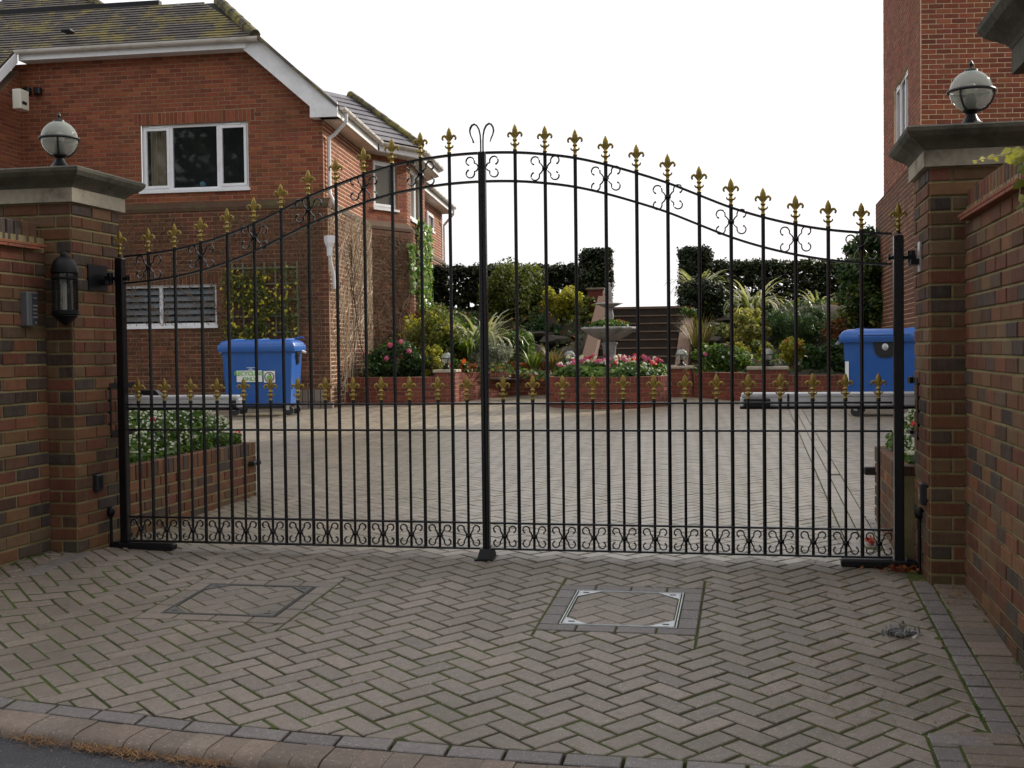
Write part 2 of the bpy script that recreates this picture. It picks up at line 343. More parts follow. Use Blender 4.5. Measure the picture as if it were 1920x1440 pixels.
def prism_top(mb, p, h0, h1, ch, T):
    """p: polygon, sides from h0 to h1-ch, chamfer ch, top at h1. T maps (a,b,h) to 3D"""
    q = inset(p, ch)
    n = len(p)
    if len(q) != n: q = None
    if q is None:
        vs = [T(v[0], v[1], h0) for v in p]+[T(v[0], v[1], h1) for v in p]
        mb.add(vs, [tuple(range(n, 2*n))]+[(i, (i+1) % n, n+(i+1) % n, n+i) for i in range(n)]); return
    # align q order to p
    k = min(range(n), key=lambda i: math.hypot(q[i][0]-p[0][0], q[i][1]-p[0][1])); q = q[k:]+q[:k]
    vs = [T(v[0], v[1], h0) for v in p]+[T(v[0], v[1], h1-ch*.8) for v in p]+[T(v[0], v[1], h1) for v in q]
    mb.add(vs, [tuple(range(2*n, 3*n))]+[(i, (i+1) % n, n+(i+1) % n, n+i) for i in range(n)]+[(n+i, n+(i+1) % n, 2*n+(i+1) % n, 2*n+i) for i in range(n)])
CACHE = {}
def pieces(polys, parent, name, mat, frame, nind, score=None, joint=.01, ch=.004, depth=.03, proud=.006, jit=.0015, stuffname=None, tilt=.006):
    """polys in the plane of frame (O,u,v,n): the nind best-scored become objects of their own, the rest one 'stuff' part"""
    O, u, v, n = [Vector(x) for x in frame] if not callable(frame) else (None,)*4
    P = []
    for p in polys:
        p = clean(p)
        if len(p) < 3: continue
        q = inset(p, joint/2); q = clean(q)
        if len(q) < 3 or area(q) < 2.5e-4: continue
        P.append(q)
    if score: P.sort(key=score)
    mb = MB()
    for i, p in enumerate(P):
        dz = proud+random.uniform(-jit, jit)
        if i < nind:
            cx = sum(a[0] for a in p)/len(p); cy = sum(a[1] for a in p)/len(p)
            lp = [(a[0]-cx, a[1]-cy) for a in p]
            key = (name, mat.name, round(ch, 4), depth) + tuple(round(c, 3) for a in lp for c in a)
            if key not in CACHE:
                m1 = MB(); prism_top(m1, lp, -depth, 0, ch, lambda a, b, h: (a, b, h)); CACHE[key] = m1.mesh(name, mat)
            if callable(frame): Mx = frame(cx, cy, dz)
            else:
                o = O+u*cx+v*cy+n*dz; Mx = Matrix(((u.x, v.x, n.x, o.x), (u.y, v.y, n.y, o.y), (u.z, v.z, n.z, o.z), (0, 0, 0, 1)))
            Mx = Mx @ Matrix.Rotation(random.uniform(-tilt, tilt), 4, 'X') @ Matrix.Rotation(random.uniform(-tilt, tilt), 4, 'Y')
            link(name, CACHE[key], parent, Mx)
        else:
            mb.rn = random.random()
            if callable(frame):
                cx = sum(a[0] for a in p)/len(p); cy = sum(a[1] for a in p)/len(p); Mx = frame(cx, cy, dz)
                prism_top(mb, [(a[0]-cx, a[1]-cy) for a in p], -depth, 0, ch, lambda a, b, h: Mx @ Vector((a, b, h)))
            else: prism_top(mb, p, dz-depth, dz, ch, lambda a, b, h: O+u*a+v*b+n*h)
    if mb.v:
        s = mb.obj(stuffname or name+'s_beyond', mat, parent); s['kind'] = 'stuff'
def bond(L, H, course=.075, ln=.225, z0=0., half=True, flemish=False, off=0.):
    """stretcher bond (or flemish) rectangles over 0..L x z0..H"""
    out = []; k = 0; z = z0
    while z < H-.005:
        z1 = min(z+course, H); x = -off
        if flemish:
            seq = [ln, ln/2]; i = k % 2
            x -= 0 if k % 2 == 0 else ln*.25
            while x < L:
                w = seq[i % 2]; out.append([(max(0, x), z), (min(L, x+w), z), (min(L, x+w), z1), (max(0, x), z1)]); x += w; i += 1
        else:
            if k % 2 and half: x -= ln/2
            while x < L-.001:
                a = max(0, x); b = min(L, x+ln)
                if b-a > .012: out.append([(a, z), (b, z), (b, z1), (a, z1)])
                x += ln
        z = z1; k += 1
    return out
def clip_poly(polys, conv):
    out = []
    for p in polys:
        for i in range(len(conv)):
            a = conv[i]; b = conv[(i+1) % len(conv)]; p = clip(p, a[0], a[1], -(b[1]-a[1]), b[0]-a[0])
            if not p: break
        if p and area(p) > 1e-5: out.append(p)
    return out
# ================================================================ GROUND
def gframe(x, y, dz):
    e = .05; zx = (gz(x+e, y)-gz(x-e, y))/(2*e); zy = (gz(x, y+e)-gz(x, y-e))/(2*e)
    n = Vector((-zx, -zy, 1)).normalized(); u = Vector((1, 0, zx)).normalized(); v = n.cross(u)
    o = Vector((x, y, gz(x, y)))+n*dz
    return Matrix(((u.x, v.x, n.x, o.x), (u.y, v.y, n.y, o.y), (u.z, v.z, n.z, o.z), (0, 0, 0, 1)))
def sheet(name, x0, x1, y0, y1, nx, ny, zf, mat, kind='structure', jag=0):
    mb = MB(); vs = []
    for j in range(ny+1):
        for i in range(nx+1):
            x = x0+(x1-x0)*i/nx; y = y0+(y1-y0)*j/ny; vs.append((x, y, zf(x, y)+random.uniform(-jag, jag)))
    mb.add(vs, [(j*(nx+1)+i, j*(nx+1)+i+1, (j+1)*(nx+1)+i+1, (j+1)*(nx+1)+i) for j in range(ny) for i in range(nx)])
    o = mb.obj(name, mat, None, True); o['kind'] = kind; return o
KY = [(-6, -1.3), (-3.2, -2.12), (-2.3, -2.37), (-1.43, -2.55), (-.56, -2.68), (.076, -2.745), (.785, -2.785), (1.8, -2.80), (6, -2.80)]
def ky(x):
    for a, b in zip(KY, KY[1:]):
        if x <= b[0]: return a[1]+(b[1]-a[1])*(x-a[0])/(b[0]-a[0])
    return KY[-1][1]
terr = sheet('ground', -400, 400, -60, 600, 60, 60, lambda x, y: -.62 + (0 if y < 3 else 0), M['soil'])
bed = sheet('driveway_paving', -7, 5, -3.0, 4.0, 120, 70, lambda x, y: gz(x, y)-.0045 if y > ky(x)-.05 else gz(x, ky(x)-.08)-.16, M['moss'])
tag(bed, 'herringbone block paving of the gateway with moss in its joints', None)
court = sheet('courtyard_paving', -9, 8, 4.0, 17.5, 34, 27, lambda x, y: gz(x, y)-.008, M['moss'])
def road_z(x, y): return -.30 + (.02*max(-3, x+1) if x < -1 else 0)*-1*.6 - .01*(abs(y+3))*.2
road = sheet('road', -40, 40, -30, -1.0, 40, 40, lambda x, y: gz(x, ky(x))-.052-.02*max(0, ky(x)-y), M['asphalt'])
# herringbone, laid at 45 degrees
A45 = math.radians(49); ca, sa = math.cos(A45), math.sin(A45)
MH = [(.539, 1.285, -1.385, -.575), (-1.48, -.68, -1.43, -.66)]          # outer edges of the two manhole surrounds
def herring(x0, x1, y0, y1, ox=.03, oy=.02):
    out = []; R = int((max(x1-x0, y1-y0)*1.5)/.1)+4; cx, cy = (x0+x1)/2, (y0+y1)/2
    # centre in brick coordinates
    bu = cx*ca+cy*sa; bv = -cx*sa+cy*ca; I0 = int(bu/.1); J0 = int(bv/.1)
    for j in range(J0-R, J0+R):
        for i in range(I0-R, I0+R):
            k = (i-j) % 4
            if k == 0: c = [(i, j), (i+2, j), (i+2, j+1), (i, j+1)]
            elif k == 3: c = [(i, j), (i+1, j), (i+1, j+2), (i, j+2)]
            else: continue
            p = [((a*.1)*ca-(b*.1)*sa+ox, (a*.1)*sa+(b*.1)*ca+oy) for a, b in c]
            mx_, my_ = sum(q[0] for q in p)/4, sum(q[1] for q in p)/4
            if x0-.15 < mx_ < x1+.15 and y0-.15 < my_ < y1+.15: out.append(p)
    return out
def rectp(x0, x1, y0, y1): return [(x0, y0), (x1, y0), (x1, y1), (x0, y1)]
fr = []
for p in herring(-6.9, 2.36, -2.9, 4.0):
    my_ = sum(q[1] for q in p)/len(p); mx_ = sum(q[0] for q in p)/len(p)
    if mx_ < -3.2 and my_ < 0: continue
    # right edge, left edge, road edge
    xr = 2.35 if my_ > -2.42 else 2.13
    if my_ > 0: xr = 2.1 if my_ > 0.5 else 2.35
    p = clip(p, xr, 0, -1, 0)
    if not p: continue
    s = (ky(mx_+.1)-ky(mx_-.1))/.2; p = clip(p, mx_, ky(mx_), -s, 1)
    if not p: continue
    fr += subtract_rect(subtract_rect([p], MH[0]), MH[1])
def dcam(p):
    x = sum(a[0] for a in p)/len(p); y = sum(a[1] for a in p)/len(p); q = Vector((x, y, gz(x, y)))-CAM
    dp = q.dot(FW); X = abs(q.dot(RT)/dp*F0); off = 0 if X < 1010 else 5
    return dp+off
fin = [p for p in fr if sum(q[1] for q in p)/len(p) > .10]; fr = [p for p in fr if sum(q[1] for q in p)/len(p) <= .10]
pieces(fin, bed, 'paver', M['courtpaver'], gframe, 0, joint=.011, ch=.004, depth=.03, proud=.0, jit=.002, stuffname='pavers_inside_gates')
pieces(fr, bed, 'paver', M['paver'], gframe, 300, dcam, joint=.013, ch=.004, depth=.03, proud=.0, jit=.002, tilt=.008)
# dark stretcher strip on the right, along the wall, and the buff rows beyond it
st = [rectp(2.35, 2.45, y, y+.125) for y in np.arange(-2.42, -.36, .125)] + [rectp(2.13, 2.23, y, y+.125) for y in np.arange(-3.05, -2.545, .125)] + [rectp(2.13, 2.35, -2.54, -2.44)]
st += [rectp(-2.45+.0, -2.35, y, y+.2) for y in np.arange(-.9, -.35, .2)]
# strip along the kerb
xs = np.arange(-3.2, 2.13, .205)
for a in xs:
    b = a+.205; st.append([(a, ky(a)-.1), (b, ky(b)-.1), (b, ky(b)), (a, ky(a))])
pieces(st, bed, 'edge_paver', M['paver2'], gframe, 300, dcam, joint=.013, ch=.004, depth=.03, proud=.0015, jit=.002)
bf = [rectp(2.45, 2.66, y, y+.1) for y in np.arange(-2.42, -.4, .1)] + [rectp(2.23, 2.44, y, y+.1) for y in np.arange(-3.0, -2.44, .1)]+[rectp(2.44, 2.66, y, y+.1) for y in np.arange(-3.0, -2.44, .1)]
pieces(bf, bed, 'border_paver', M['paver3'], gframe, 300, dcam, joint=.008, ch=.004, depth=.03, proud=0, jit=.002)
# surrounds and lids of the two inspection covers
def surround(r, w=.095):
    x0, x1, y0, y1 = r; o = []
    for t in np.arange(0, 3.99, 1): L = (x1-x0)/4; o += [rectp(x0+t*L, x0+(t+1)*L, y0, y0+w), rectp(x0+t*L, x0+(t+1)*L, y1-w, y1)]
    for t in range(4): L = (y1-y0-2*w)/4; o += [rectp(x0, x0+w, y0+w+t*L, y0+w+(t+1)*L), rectp(x1-w, x1, y0+w+t*L, y0+w+(t+1)*L)]
    return o
for q, r in enumerate(MH):
    pieces(surround(r), bed, 'surround_paver', M['paver2'] if q == 0 else M['paver'], gframe, 50, joint=.009, ch=.004, depth=.03, proud=.001, jit=.001)
    x0, x1, y0, y1 = r[0]+.1, r[1]-.1, r[2]+.1, r[3]-.1
    steel = M['galv'] if q == 0 else plain('dull_steel', (.13, .125, .118), .8, .1, var=.3, dirt=(.1, .09, .07), dscale=20)
    cx, cy = (x0+x1)/2, (y0+y1)/2
    t = thing('inspection_cover', ('recessed inspection cover with bright steel rim and corner plates, right of the gate stop', 'recessed inspection cover with dull worn rim, left of the gate stop')[q], 'manhole cover', (0, 0, 0), 0, 'recessed covers in the paving')
    fm = gframe(cx, cy, .0)
    mb = MB(); a, b = (x1-x0)/2, (y1-y0)/2
    for w, o_ in ((.005, 0), (.004, .012)):
        for sx in (-1, 1): mb.box((sx*(a-o_), 0, -.010), (w, 2*(b-o_)+w, .024)); mb.box((0, sx*(b-o_), -.010), (2*(a-o_)-w, w, .024))
    mb.obj('rim', steel, t, mw=fm)
    for sx in (-1, 1):
        for sy in (-1, 1):
            c = MB(); e = .10; X, Y = sx*(a-.015), sy*(b-.015); tri = [(X, Y), (X-sx*e*1.1, Y), (X, Y-sy*e)]
            if sx*sy < 0: tri = tri[::-1]
            c.prism(tri, -.006, .0015); pl = c.obj('corner_plate', steel, t, mw=fm)
            k = MB(); k.box((X-sx*.035, Y-sy*.03, .0022), (.03, .012, .002)); k.obj('key_slot', M['blk'], pl, mw=Matrix.Identity(4))
    hp = []
    for p in herring(x0, x1, y0, y1, .05+q*.07, .05):
        p = clip_poly([p], rectp(x0+.016, x1-.016, y0+.016, y1-.016))
        for s_ in p:
            for sx in (-1, 1):
                for sy in (-1, 1):
                    if s_: s_ = clip(s_, cx+sx*(a-.07), cy+sy*(b-.07), -sx, -sy)
            if s_: hp.append(s_)
    pieces(hp, t, 'paver', M['paver'], gframe, 60, joint=.007, ch=.003, depth=.03, proud=-.001, jit=.001)
# bullnose kerb
mbk = {}
kb = thing('kerb', None, None); kb['kind'] = 'structure'
for i, a in enumerate(np.arange(-3.3, 4.0, .1095)):
    b = a+.1; xm = a+.05; s = (ky(xm+.1)-ky(xm-.1))/.2; ang = math.atan(s)
    if 'k' not in mbk:
        m1 = MB(); prof = [(.0, .0), (-.105, .0), (-.13, -.005), (-.147, -.018), (-.154, -.038), (-.155, -.055), (-.155, -.2), (0, -.2)]
        n_ = len(prof); w = .0538; vs = [(-w, y, z) for y, z in prof]+[(w, y, z) for y, z in prof]
        m1.add(vs, [tuple(range(n_)), tuple(range(2*n_-1, n_-1, -1))]+[(i_, n_+i_, n_+(i_+1) % n_, (i_+1) % n_) for i_ in range(n_)])
        mbk['k'] = m1.mesh('kerb_block', M['paver3'], True)
    fm = gframe(xm, ky(xm)-.103, random.uniform(-.003, .002)-.001)
    link('kerb_block', mbk['k'], kb, fm @ Matrix.Rotation(ang, 4, 'Z') @ Matrix.Rotation(random.uniform(-.01, .01), 4, 'X'))
# courtyard herringbone, one part per band of distance
def vis(p, m=60):
    x = sum(a[0] for a in p)/len(p); y = sum(a[1] for a in p)/len(p); q = Vector((x, y, gz(x, y)))-CAM
    dp = q.dot(FW); return abs(q.dot(RT)/dp*F0) < 960+m
cp = []
for p in herring(-8.5, 6.5, 4.0, 16.8):
    if not vis(p): continue
    my_ = sum(q[1] for q in p)/len(p)
    p = clip(p, 0, 4.0, 0, 1)
    if p: cp += subtract_rect([p], (2.1, 2.3, 0, 17))
pieces(cp, court, 'paver', M['courtpaver'], gframe, 0, joint=.009, ch=.003, depth=.012, proud=0, jit=.002)
lb = [rectp(2.1, 2.2, y, y+.2) for y in np.arange(4.0, 16, .2)]+[rectp(2.2, 2.3, y, y+.2) for y in np.arange(4.1, 16, .2)]
pieces(lb, court, 'edge_paver', M['courtpaver'], gframe, 0, joint=.008, ch=.003, depth=.012, proud=0, jit=.001)
lb = [rectp(2.1, 2.2, y, y+.2) for y in np.arange(.5, 4, .2)]+[rectp(2.2, 2.3, y, y+.2) for y in np.arange(.6, 4, .2)]
pieces(lb, bed, 'strip_paver', M['courtpaver'], gframe, 50, joint=.008, ch=.003, depth=.012, proud=0, jit=.001)
fr = []
for p in herring(2.3, 3.1, .5, 4.0):
    p = clip(p, 2.3, 0, 1, 0)
    if p: fr.append(p)
pieces(fr, bed, 'paver', M['courtpaver'], gframe, 0, joint=.0085, ch=.004, depth=.02, proud=.0, stuffname='pavers_beside_strip')
# ================================================================ GATEWAY PIERS
PX = 2.435; PW = .5525; PF = -.358
def brick_faces(parent, faces, H, z0, nind, mat, fl=False):
    """faces: list of (origin, u, length, phase)"""
    for (O, u, L, ph) in faces:
        u = Vector(u); n = Vector((u.y, -u.x, 0)); v = Vector((0, 0, 1))
        ps = bond(L, H, z0=z0, off=.1125*ph)
        pieces(ps, parent, 'brick', mat, (O, u, v, n), nind, joint=.0125, ch=.004, depth=.03, proud=.005, jit=.0025)
def frustum_rings(mb, cx, cy, rings, top=True):
    vs = []; N = len(rings)
    for (w, z) in rings: vs += [(cx-w, cy-w, z), (cx+w, cy-w, z), (cx+w, cy+w, z), (cx-w, cy+w, z)]
    fs = [(3, 2, 1, 0)]+[(4*i+k, 4*i+(k+1) % 4, 4*i+4+(k+1) % 4, 4*i+4+k) for i in range(N-1) for k in range(4)]
    fs.append((4*N-4, 4*N-3, 4*N-2, 4*N-1)); mb.add(vs, fs)
def pier(x0, y0, label, zb, ex=0.):
    t = thing('brick_pier', label, 'brick pier', (0, 0, 0), 0, 'capped brick piers of the gateway')
    mb = MB(); mb.span((x0+.004, y0+.004, zb-.25), (x0+PW-.004, y0+PW-.004, 2.09)); mb.obj('mortar_core', M['mortar'], t)
    brick_faces(t, [((x0, y0, 0), (1, 0, 0), PW, 0), ((x0+PW, y0, 0), (0, 1, 0), PW, 1), ((x0+PW, y0+PW, 0), (-1, 0, 0), PW, 0), ((x0, y0+PW, 0), (0, -1, 0), PW, 1)], 2.09, 2.09-.075*30, 75, M['stock'])
    c = MB(); cx, cy, h = x0+PW/2, y0+PW/2, PW/2+ex
    frustum_rings(c, cx, cy, [(h+.028, 2.092), (h+.028, 2.176)]); c.obj('capstone_frieze', M['stonedark'] if ex else M['stone'], t)
    c = MB(); frustum_rings(c, cx, cy, [(h+.030, 2.177), (h+.038, 2.190), (h+.055, 2.205), (h+.082, 2.222), (h+.105, 2.238), (h+.122, 2.262), (h+.124, 2.280), (h+.110, 2.290), (.10, 2.325)])
    c.obj('capstone_cornice', M['stonedark'], t)
    return t
pierL = pier(-PX-PW, PF, 'brick gate pier left of the gates, carrying a globe lamp', -.04)
pierR = pier(PX, PF, 'brick gate pier right of the gates, carrying a globe lamp', -.05)
pierN = pier(PX+.11, -3.16, 'nearest brick pier whose stone cap pokes into the top right corner', -.2, .11)
# ---------------------------------------------------------------- side walls of the forecourt
WX = 2.612; WT = 1.80
def wall_side(sg, y0, y1, label, nend):
    t = thing('boundary_wall', label, 'brick wall', (0, 0, 0), 0, 'brick walls flanking the gateway')
    xa = sg*WX; xb = sg*(WX+.215); zb = -.45
    mb = MB(); mb.span((min(xa, xb)+.004, y0+.004, zb), (max(xa, xb)-.004, y1, WT+.08)); mb.obj('mortar_core', M['mortar'], t)
    L = y1-y0
    if sg > 0: F = ((xa, y1, 0), (0, -1, 0), L, 0)
    else: F = ((xa, y0, 0), (0, 1, 0), L, 0)
    O, u, L, ph = F; u = Vector(u); n = Vector((u.y, -u.x, 0))
    top = WT-.075*31
    def sc(p):
        c = Vector(O)+u*(sum(a[0] for a in p)/len(p))+Vector((0, 0, sum(a[1] for a in p)/len(p)))
        q = c-CAM; dp = q.dot(FW); return dp + (0 if dp > .1 and abs(q.dot(RT)/dp*F0) < 1000 else 50)
    pieces(bond(L, WT, z0=top, ln=.225), t, 'brick', M['stock'], (O, u, Vector((0, 0, 1)), n), 280, sc, joint=.0135, ch=.004, depth=.03, proud=.005, jit=.003)
    # end face
    if nend:
        brick_faces(t, [((-WX-.7, y0, 0), (1, 0, 0), .7, 0)], WT, top, 120, M['stock'])
        mb = MB(); mb.span((-WX-.7, y0+.004, zb), (-WX-.004, y0+.2, WT+.08)); mb.obj('return_core', M['mortar'], t)
    # creasing tiles and brick on edge coping
    tl = MB(); k = 0
    cr = MB(); cr.rbox((0, 0, 0), (.29, .1535, .016), .002); tm = cr.mesh('creasing_tile', M['tile'])
    ed = MB(); ed.rbox((0, 0, 0), (.222, .066, .125), .006); em = ed.mesh('coping_brick', M['stock'])
    for lay in range(2):
        for y in np.arange(y0+.077+(lay*.07), y1-.05, .157):
            link('creasing_tile', tm, t, Matrix.Translation((sg*(WX+.1), y, WT+.010+lay*.018)) @ Matrix.Rotation(random.uniform(-.012, .012), 4, 'Z'))
    for y in np.arange(y0+.04, y1-.03, .075):
        link('coping_brick', em, t, Matrix.Translation((sg*(WX+.115), y, WT+.036+.066)) @ Matrix.Rotation(random.uniform(-.01, .01), 4, 'X') @ Matrix.Rotation(random.uniform(-.01, .01), 4, 'Z'))
    return t
wall_side(1, -2.5, PF, 'long multicoloured brick wall running from the right gate pier towards the viewer', False)
wall_side(-1, -1.25, PF, 'short dark brick wall at the left edge with lantern and intercom on it', False)
# ================================================================ THE GATES
POST = 2.325; UPc = [2.331, 2.313, 2.284, 2.239, 2.183, 2.120, 2.044, 1.969, 1.909, 1.862, 1.828, 1.807]
BX = [.197+.1758*i for i in range(12)]
cx_ = [0]+BX+[POST-.03]; cz_ = [2.337]+UPc+[1.795]
def upz(x):
    x = abs(x)
    for i in range(len(cx_)-1):
        if x <= cx_[i+1]:
            t = (x-cx_[i])/(cx_[i+1]-cx_[i]); p0 = cz_[max(0, i-1)]; p1 = cz_[i]; p2 = cz_[i+1]; p3 = cz_[min(len(cz_)-1, i+2)]
            if i == 0: p0 = cz_[1]
            return .5*((2*p1)+(-p0+p2)*t+(2*p0-5*p1+4*p2-p3)*t*t+(-p0+3*p1-3*p2+p3)*t**3)
    return cz_[-1]
fb = MB()          # fleur-de-lis spear head, base at z=0, tip at .152
fb.lathe([(.012, 0), (.013, .006), (.0105, .010), (.009, .02), (.013, .030), (.015, .036), (.010, .043), (.0085, .052), (.012, .057), (.0155, .062), (.012, .067), (.0085, .072), (.008, .078)], 10)
sp = [(.0075, .076), (.013, .092), (.0165, .108), (.0155, .122), (.010, .138), (.004, .149), (.0005, .154)]
b0 = len(fb.v); fb.lathe(sp, 10)
for i in range(b0, len(fb.v)): v = fb.v[i]; fb.v[i] = (v[0], v[1]*.62, v[2])
for s in (-1, 1):
    fb.tube([(s*.003, 0, .074), (s*.012, 0, .088), (s*.020, 0, .099), (s*.029, 0, .1035), (s*.037, 0, .100), (s*.041, 0, .091), (s*.039, 0, .083), (s*.034, 0, .080)], [.006, .008, .0085, .008, .007, .0065, .006, .005], 7)
    fb.tube([(s*.006, 0, .030), (s*.012, 0, .034), (s*.019, 0, .036), (s*.024, 0, .042), (s*.0225, 0, .048)], [.006, .0065, .0055, .0045, .0035], 6)
fin_m = fb.mesh('finial', M['gold'], True)
ct = MB(); ct.lathe([(.013, -.012), (.013, -.006), (.0115, -.004), (.0115, 0), (.013, .002), (.013, .006), (.010, .01)], 10); ctip = ct.mesh('collar', M['iron'], True)
def curl(mb, s, z0, H, W, r=.0042, wd=2.6):
    """one C-scroll half: leaves the bar at the middle, swings out and curls inward; s=+-1 side, H up or down"""
    pts = []; sg = 1 if H > 0 else -1; H = abs(H)
    cxx, czz, R = W*.60, H*.62, W*.40
    R = .30*W; cxx, czz = W*.98-R, H-R
    pts += [(.011, 0), (.0135, H*.14), (.011+(cxx-R-.011)*.5, H*.34), (cxx-R*.98, czz-R*.35)]
    for k in range(0, 14):
        a = math.pi-k*math.pi*1.38/13; rr = R*(1-.028*max(0, k-6))
        pts.append((cxx+rr*math.cos(a), czz+rr*math.sin(a)))
    P3 = [(s*x, 0, z0+sg*z) for x, z in pts]
    mb.tube(P3, [r]*(len(P3)-2)+[r*1.15, r*1.3], 6, flat=wd)
def scroll_mesh(W, H):
    mb = MB()
    for s in (-1, 1):
        for h in (-1, 1): curl(mb, s, 0, h*H, W)
    mb.lathe([(.011, -.012), (.016, -.008), (.019, 0), (.016, .008), (.011, .012)], 8)
    return mb.mesh('scroll', M['iron'], True)
scr_top = scroll_mesh(.086, .068); scr_bot = scroll_mesh(.070, .060)
def rod(r, L, n=8):
    mb = MB(); mb.tube([(0, 0, 0), (0, 0, L)], r, n); return mb.mesh('bar', M['iron'], True)
short_m = rod(.0082, .885-.005)
Z1, Z2, Z3 = .866, .709, .164
def leaf(sg, label):
    t = thing('iron_gate', label, 'gate', (0, 0, 0), 0, 'pair of arched iron driveway gates')
    x0, x1 = (.024, POST-.035) if sg > 0 else (-(POST-.035), -.024)
    mb = MB(); mb.rbox((sg*POST, 0, .885), (.052, .052, 1.79), .005); mb.obj('hinge_post', M['iron'], t)
    mb = MB(); mb.rbox((sg*.0108, 0, 1.165), (.0205, .042, 2.345), .003); mb.obj('meeting_stile', M['iron'], t)
    for nm, z in (('bottom_rail', .012), ('scroll_rail', Z3), ('dog_rail', Z2), ('dog_rail', Z1)):
        mb = MB(); mb.rbox(((x0+x1)/2, 0, z), (x1-x0, .034, .011), .002); mb.obj(nm, M['iron'], t)
    for off, nm in ((0, 'arched_top_rail'), (-.166, 'arched_lower_rail')):
        mb = MB(); xs = np.linspace(x0, x1, 49); vs = []
        for x in xs:
            z = upz(x)+off-.006
            vs += [(x, -.017, z-.006), (x, .017, z-.006), (x, .017, z+.006), (x, -.017, z+.006)]
        mb.add(vs, [(4*i+k, 4*i+4+k, 4*i+4+(k+1) % 4, 4*i+(k+1) % 4) for i in range(48) for k in range(4)]+[(0, 1, 2, 3), (195, 194, 193, 192)])
        mb.obj(nm, M['iron'], t)
    def put(name, me, x, z, s=1.): return link(name, me, t, Matrix.Translation((x, 0, z)) @ Matrix.Scale(s, 4))
    for i, bx in enumerate(BX):
        x = sg*bx; mb = MB(); z = upz(bx); mb.tube([(0, 0, .005), (0, 0, z+.012)], .0105, 8); link('bar', mb.mesh('bar', M['iron'], True), t, Matrix.Translation((x, 0, 0)))
        f = put('finial', fin_m, x, z+.005)
        link('collar', ctip, f, Matrix.Identity(4))
        xs_ = sg*(bx+.0879); put('short_bar', short_m, xs_, .005) if i < 12 else None
        f = put('finial', fin_m, xs_, .885, .95); link('collar', ctip, f, Matrix.Identity(4))
        put('scroll', scr_bot, xs_, .086)
        if i % 2 == 1: put('scroll', scr_top, x, upz(bx)-.086)
    xs_ = sg*.109; put('short_bar', short_m, xs_, .005); f = put('finial', fin_m, xs_, .885, .95); link('collar', ctip, f, Matrix.Identity(4)); put('scroll', scr_bot, xs_, .086)
    f = put('finial', fin_m, sg*POST, 1.80); link('collar', ctip, f, Matrix.Identity(4))
    # half scroll on the meeting stile and the crook that tops it
    mb = MB(); curl(mb, sg, upz(0)-.088, .060, .088); curl(mb, sg, upz(0)-.088, -.060, .088)
    mb.obj('scroll', M['iron'], t, True, Matrix.Translation((sg*.012, 0, 0)))
    mb = MB(); P = [(.007, 2.33), (.007, 2.40), (.009, 2.435), (.016, 2.468), (.028, 2.490), (.044, 2.500), (.058, 2.494), (.068, 2.478), (.0715, 2.458), (.066, 2.435), (.055, 2.412), (.049, 2.392)]
    mb.tube([(sg*x, 0, z) for x, z in P], [.0045]*3+[.005, .0055, .006, .006, .006, .005, .004, .004, .006 if sg < 0 else .002], 6, flat=2); mb.obj('crook', M['iron'], t, True)
    # hinge housing under the foot
    mb = MB(); mb.rbox((sg*(POST-.13 if sg < 0 else POST-.11), 0, -.022), (.40 if sg < 0 else .40, .085, .042), .008)
    mb.hull([(sg*(POST+.03), -.05, -.045), (sg*(POST+.03), .05, -.045), (sg*(POST+.10), -.04, -.05), (sg*(POST+.10), .04, -.05), (sg*(POST+.09), .035, .0), (sg*(POST+.09), -.035, .0), (sg*(POST+.04), .04, .01), (sg*(POST+.04), -.04, .01)])
    mb.obj('hinge_box', M['ironmatt'], t)
    # upper hinge: bolt through the post, eye and bracket plate
    hz = 1.66 if sg > 0 else 1.655; mb = MB()
    mb.tube([(sg*(POST-.055), 0, hz), (sg*(POST+.065), 0, hz)], .011, 8); mb.tube([(sg*(POST-.055), 0, hz), (sg*(POST-.042), 0, hz)], .019, 6)
    mb.tube([(sg*(POST+.068), 0, hz-.03), (sg*(POST+.068), 0, hz+.035)], .02, 10)
    mb.obj('hinge_eye', M['iron'], t, True)
    return t
leafL = leaf(-1, 'left leaf of the arched black iron gates with gold spear heads')
leafR = leaf(1, 'right leaf of the arched black iron gates with gold spear heads')
# hinge brackets bolted to the piers
for sg in (-1, 1):
    t = thing('hinge_bracket', ('blackened hinge bracket bolted to the left gate pier', '', 'hinge bracket with bright ragged plate on the right gate pier')[sg+1], 'hinge', (0, 0, 0), 0, 'upper gate hinges')
    mb = MB(); xx = sg*(PX-.012); hz = 1.66
    mb.span((min(xx, sg*(PX-.002)), -.10 if sg > 0 else -.20, hz-.085), (max(xx, sg*(PX-.002)), -.02 if sg > 0 else .02, hz+.075))
    mb.obj('bracket_plate', M['galv'] if sg > 0 else M['ironmatt'], t)
    mb = MB(); a, b = sg*(POST+.055), sg*(PX-.01)
    mb.span((min(a, b), -.085, hz-.045), (max(a, b), .015, hz-.015)); mb.span((min(sg*(POST+.052), sg*(POST+.09)), -.03, hz-.045), (max(sg*(POST+.052), sg*(POST+.09)), .02, hz+.01))
    mb.obj('bracket_arm', M['ironmatt'], t)
# centre stop
t = thing('gate_stop', 'black steel wedge stop set in the paving where the gates meet', 'gate stop')
z = gz(0, -.05); mb = MB(); mb.hull([(-.042, -.085, z), (.042, -.085, z), (.046, .06, z), (-.046, .06, z), (-.032, -.045, z+.058), (.032, -.045, z+.058), (.034, .05, z+.06), (-.034, .05, z+.06)])
mb.obj('stop_block', M['ironmatt'], t); mb = MB(); mb.span((-.055, -.095, z-.01), (.055, .07, z+.006)); mb.obj('stop_plate', M['ironmatt'], t)
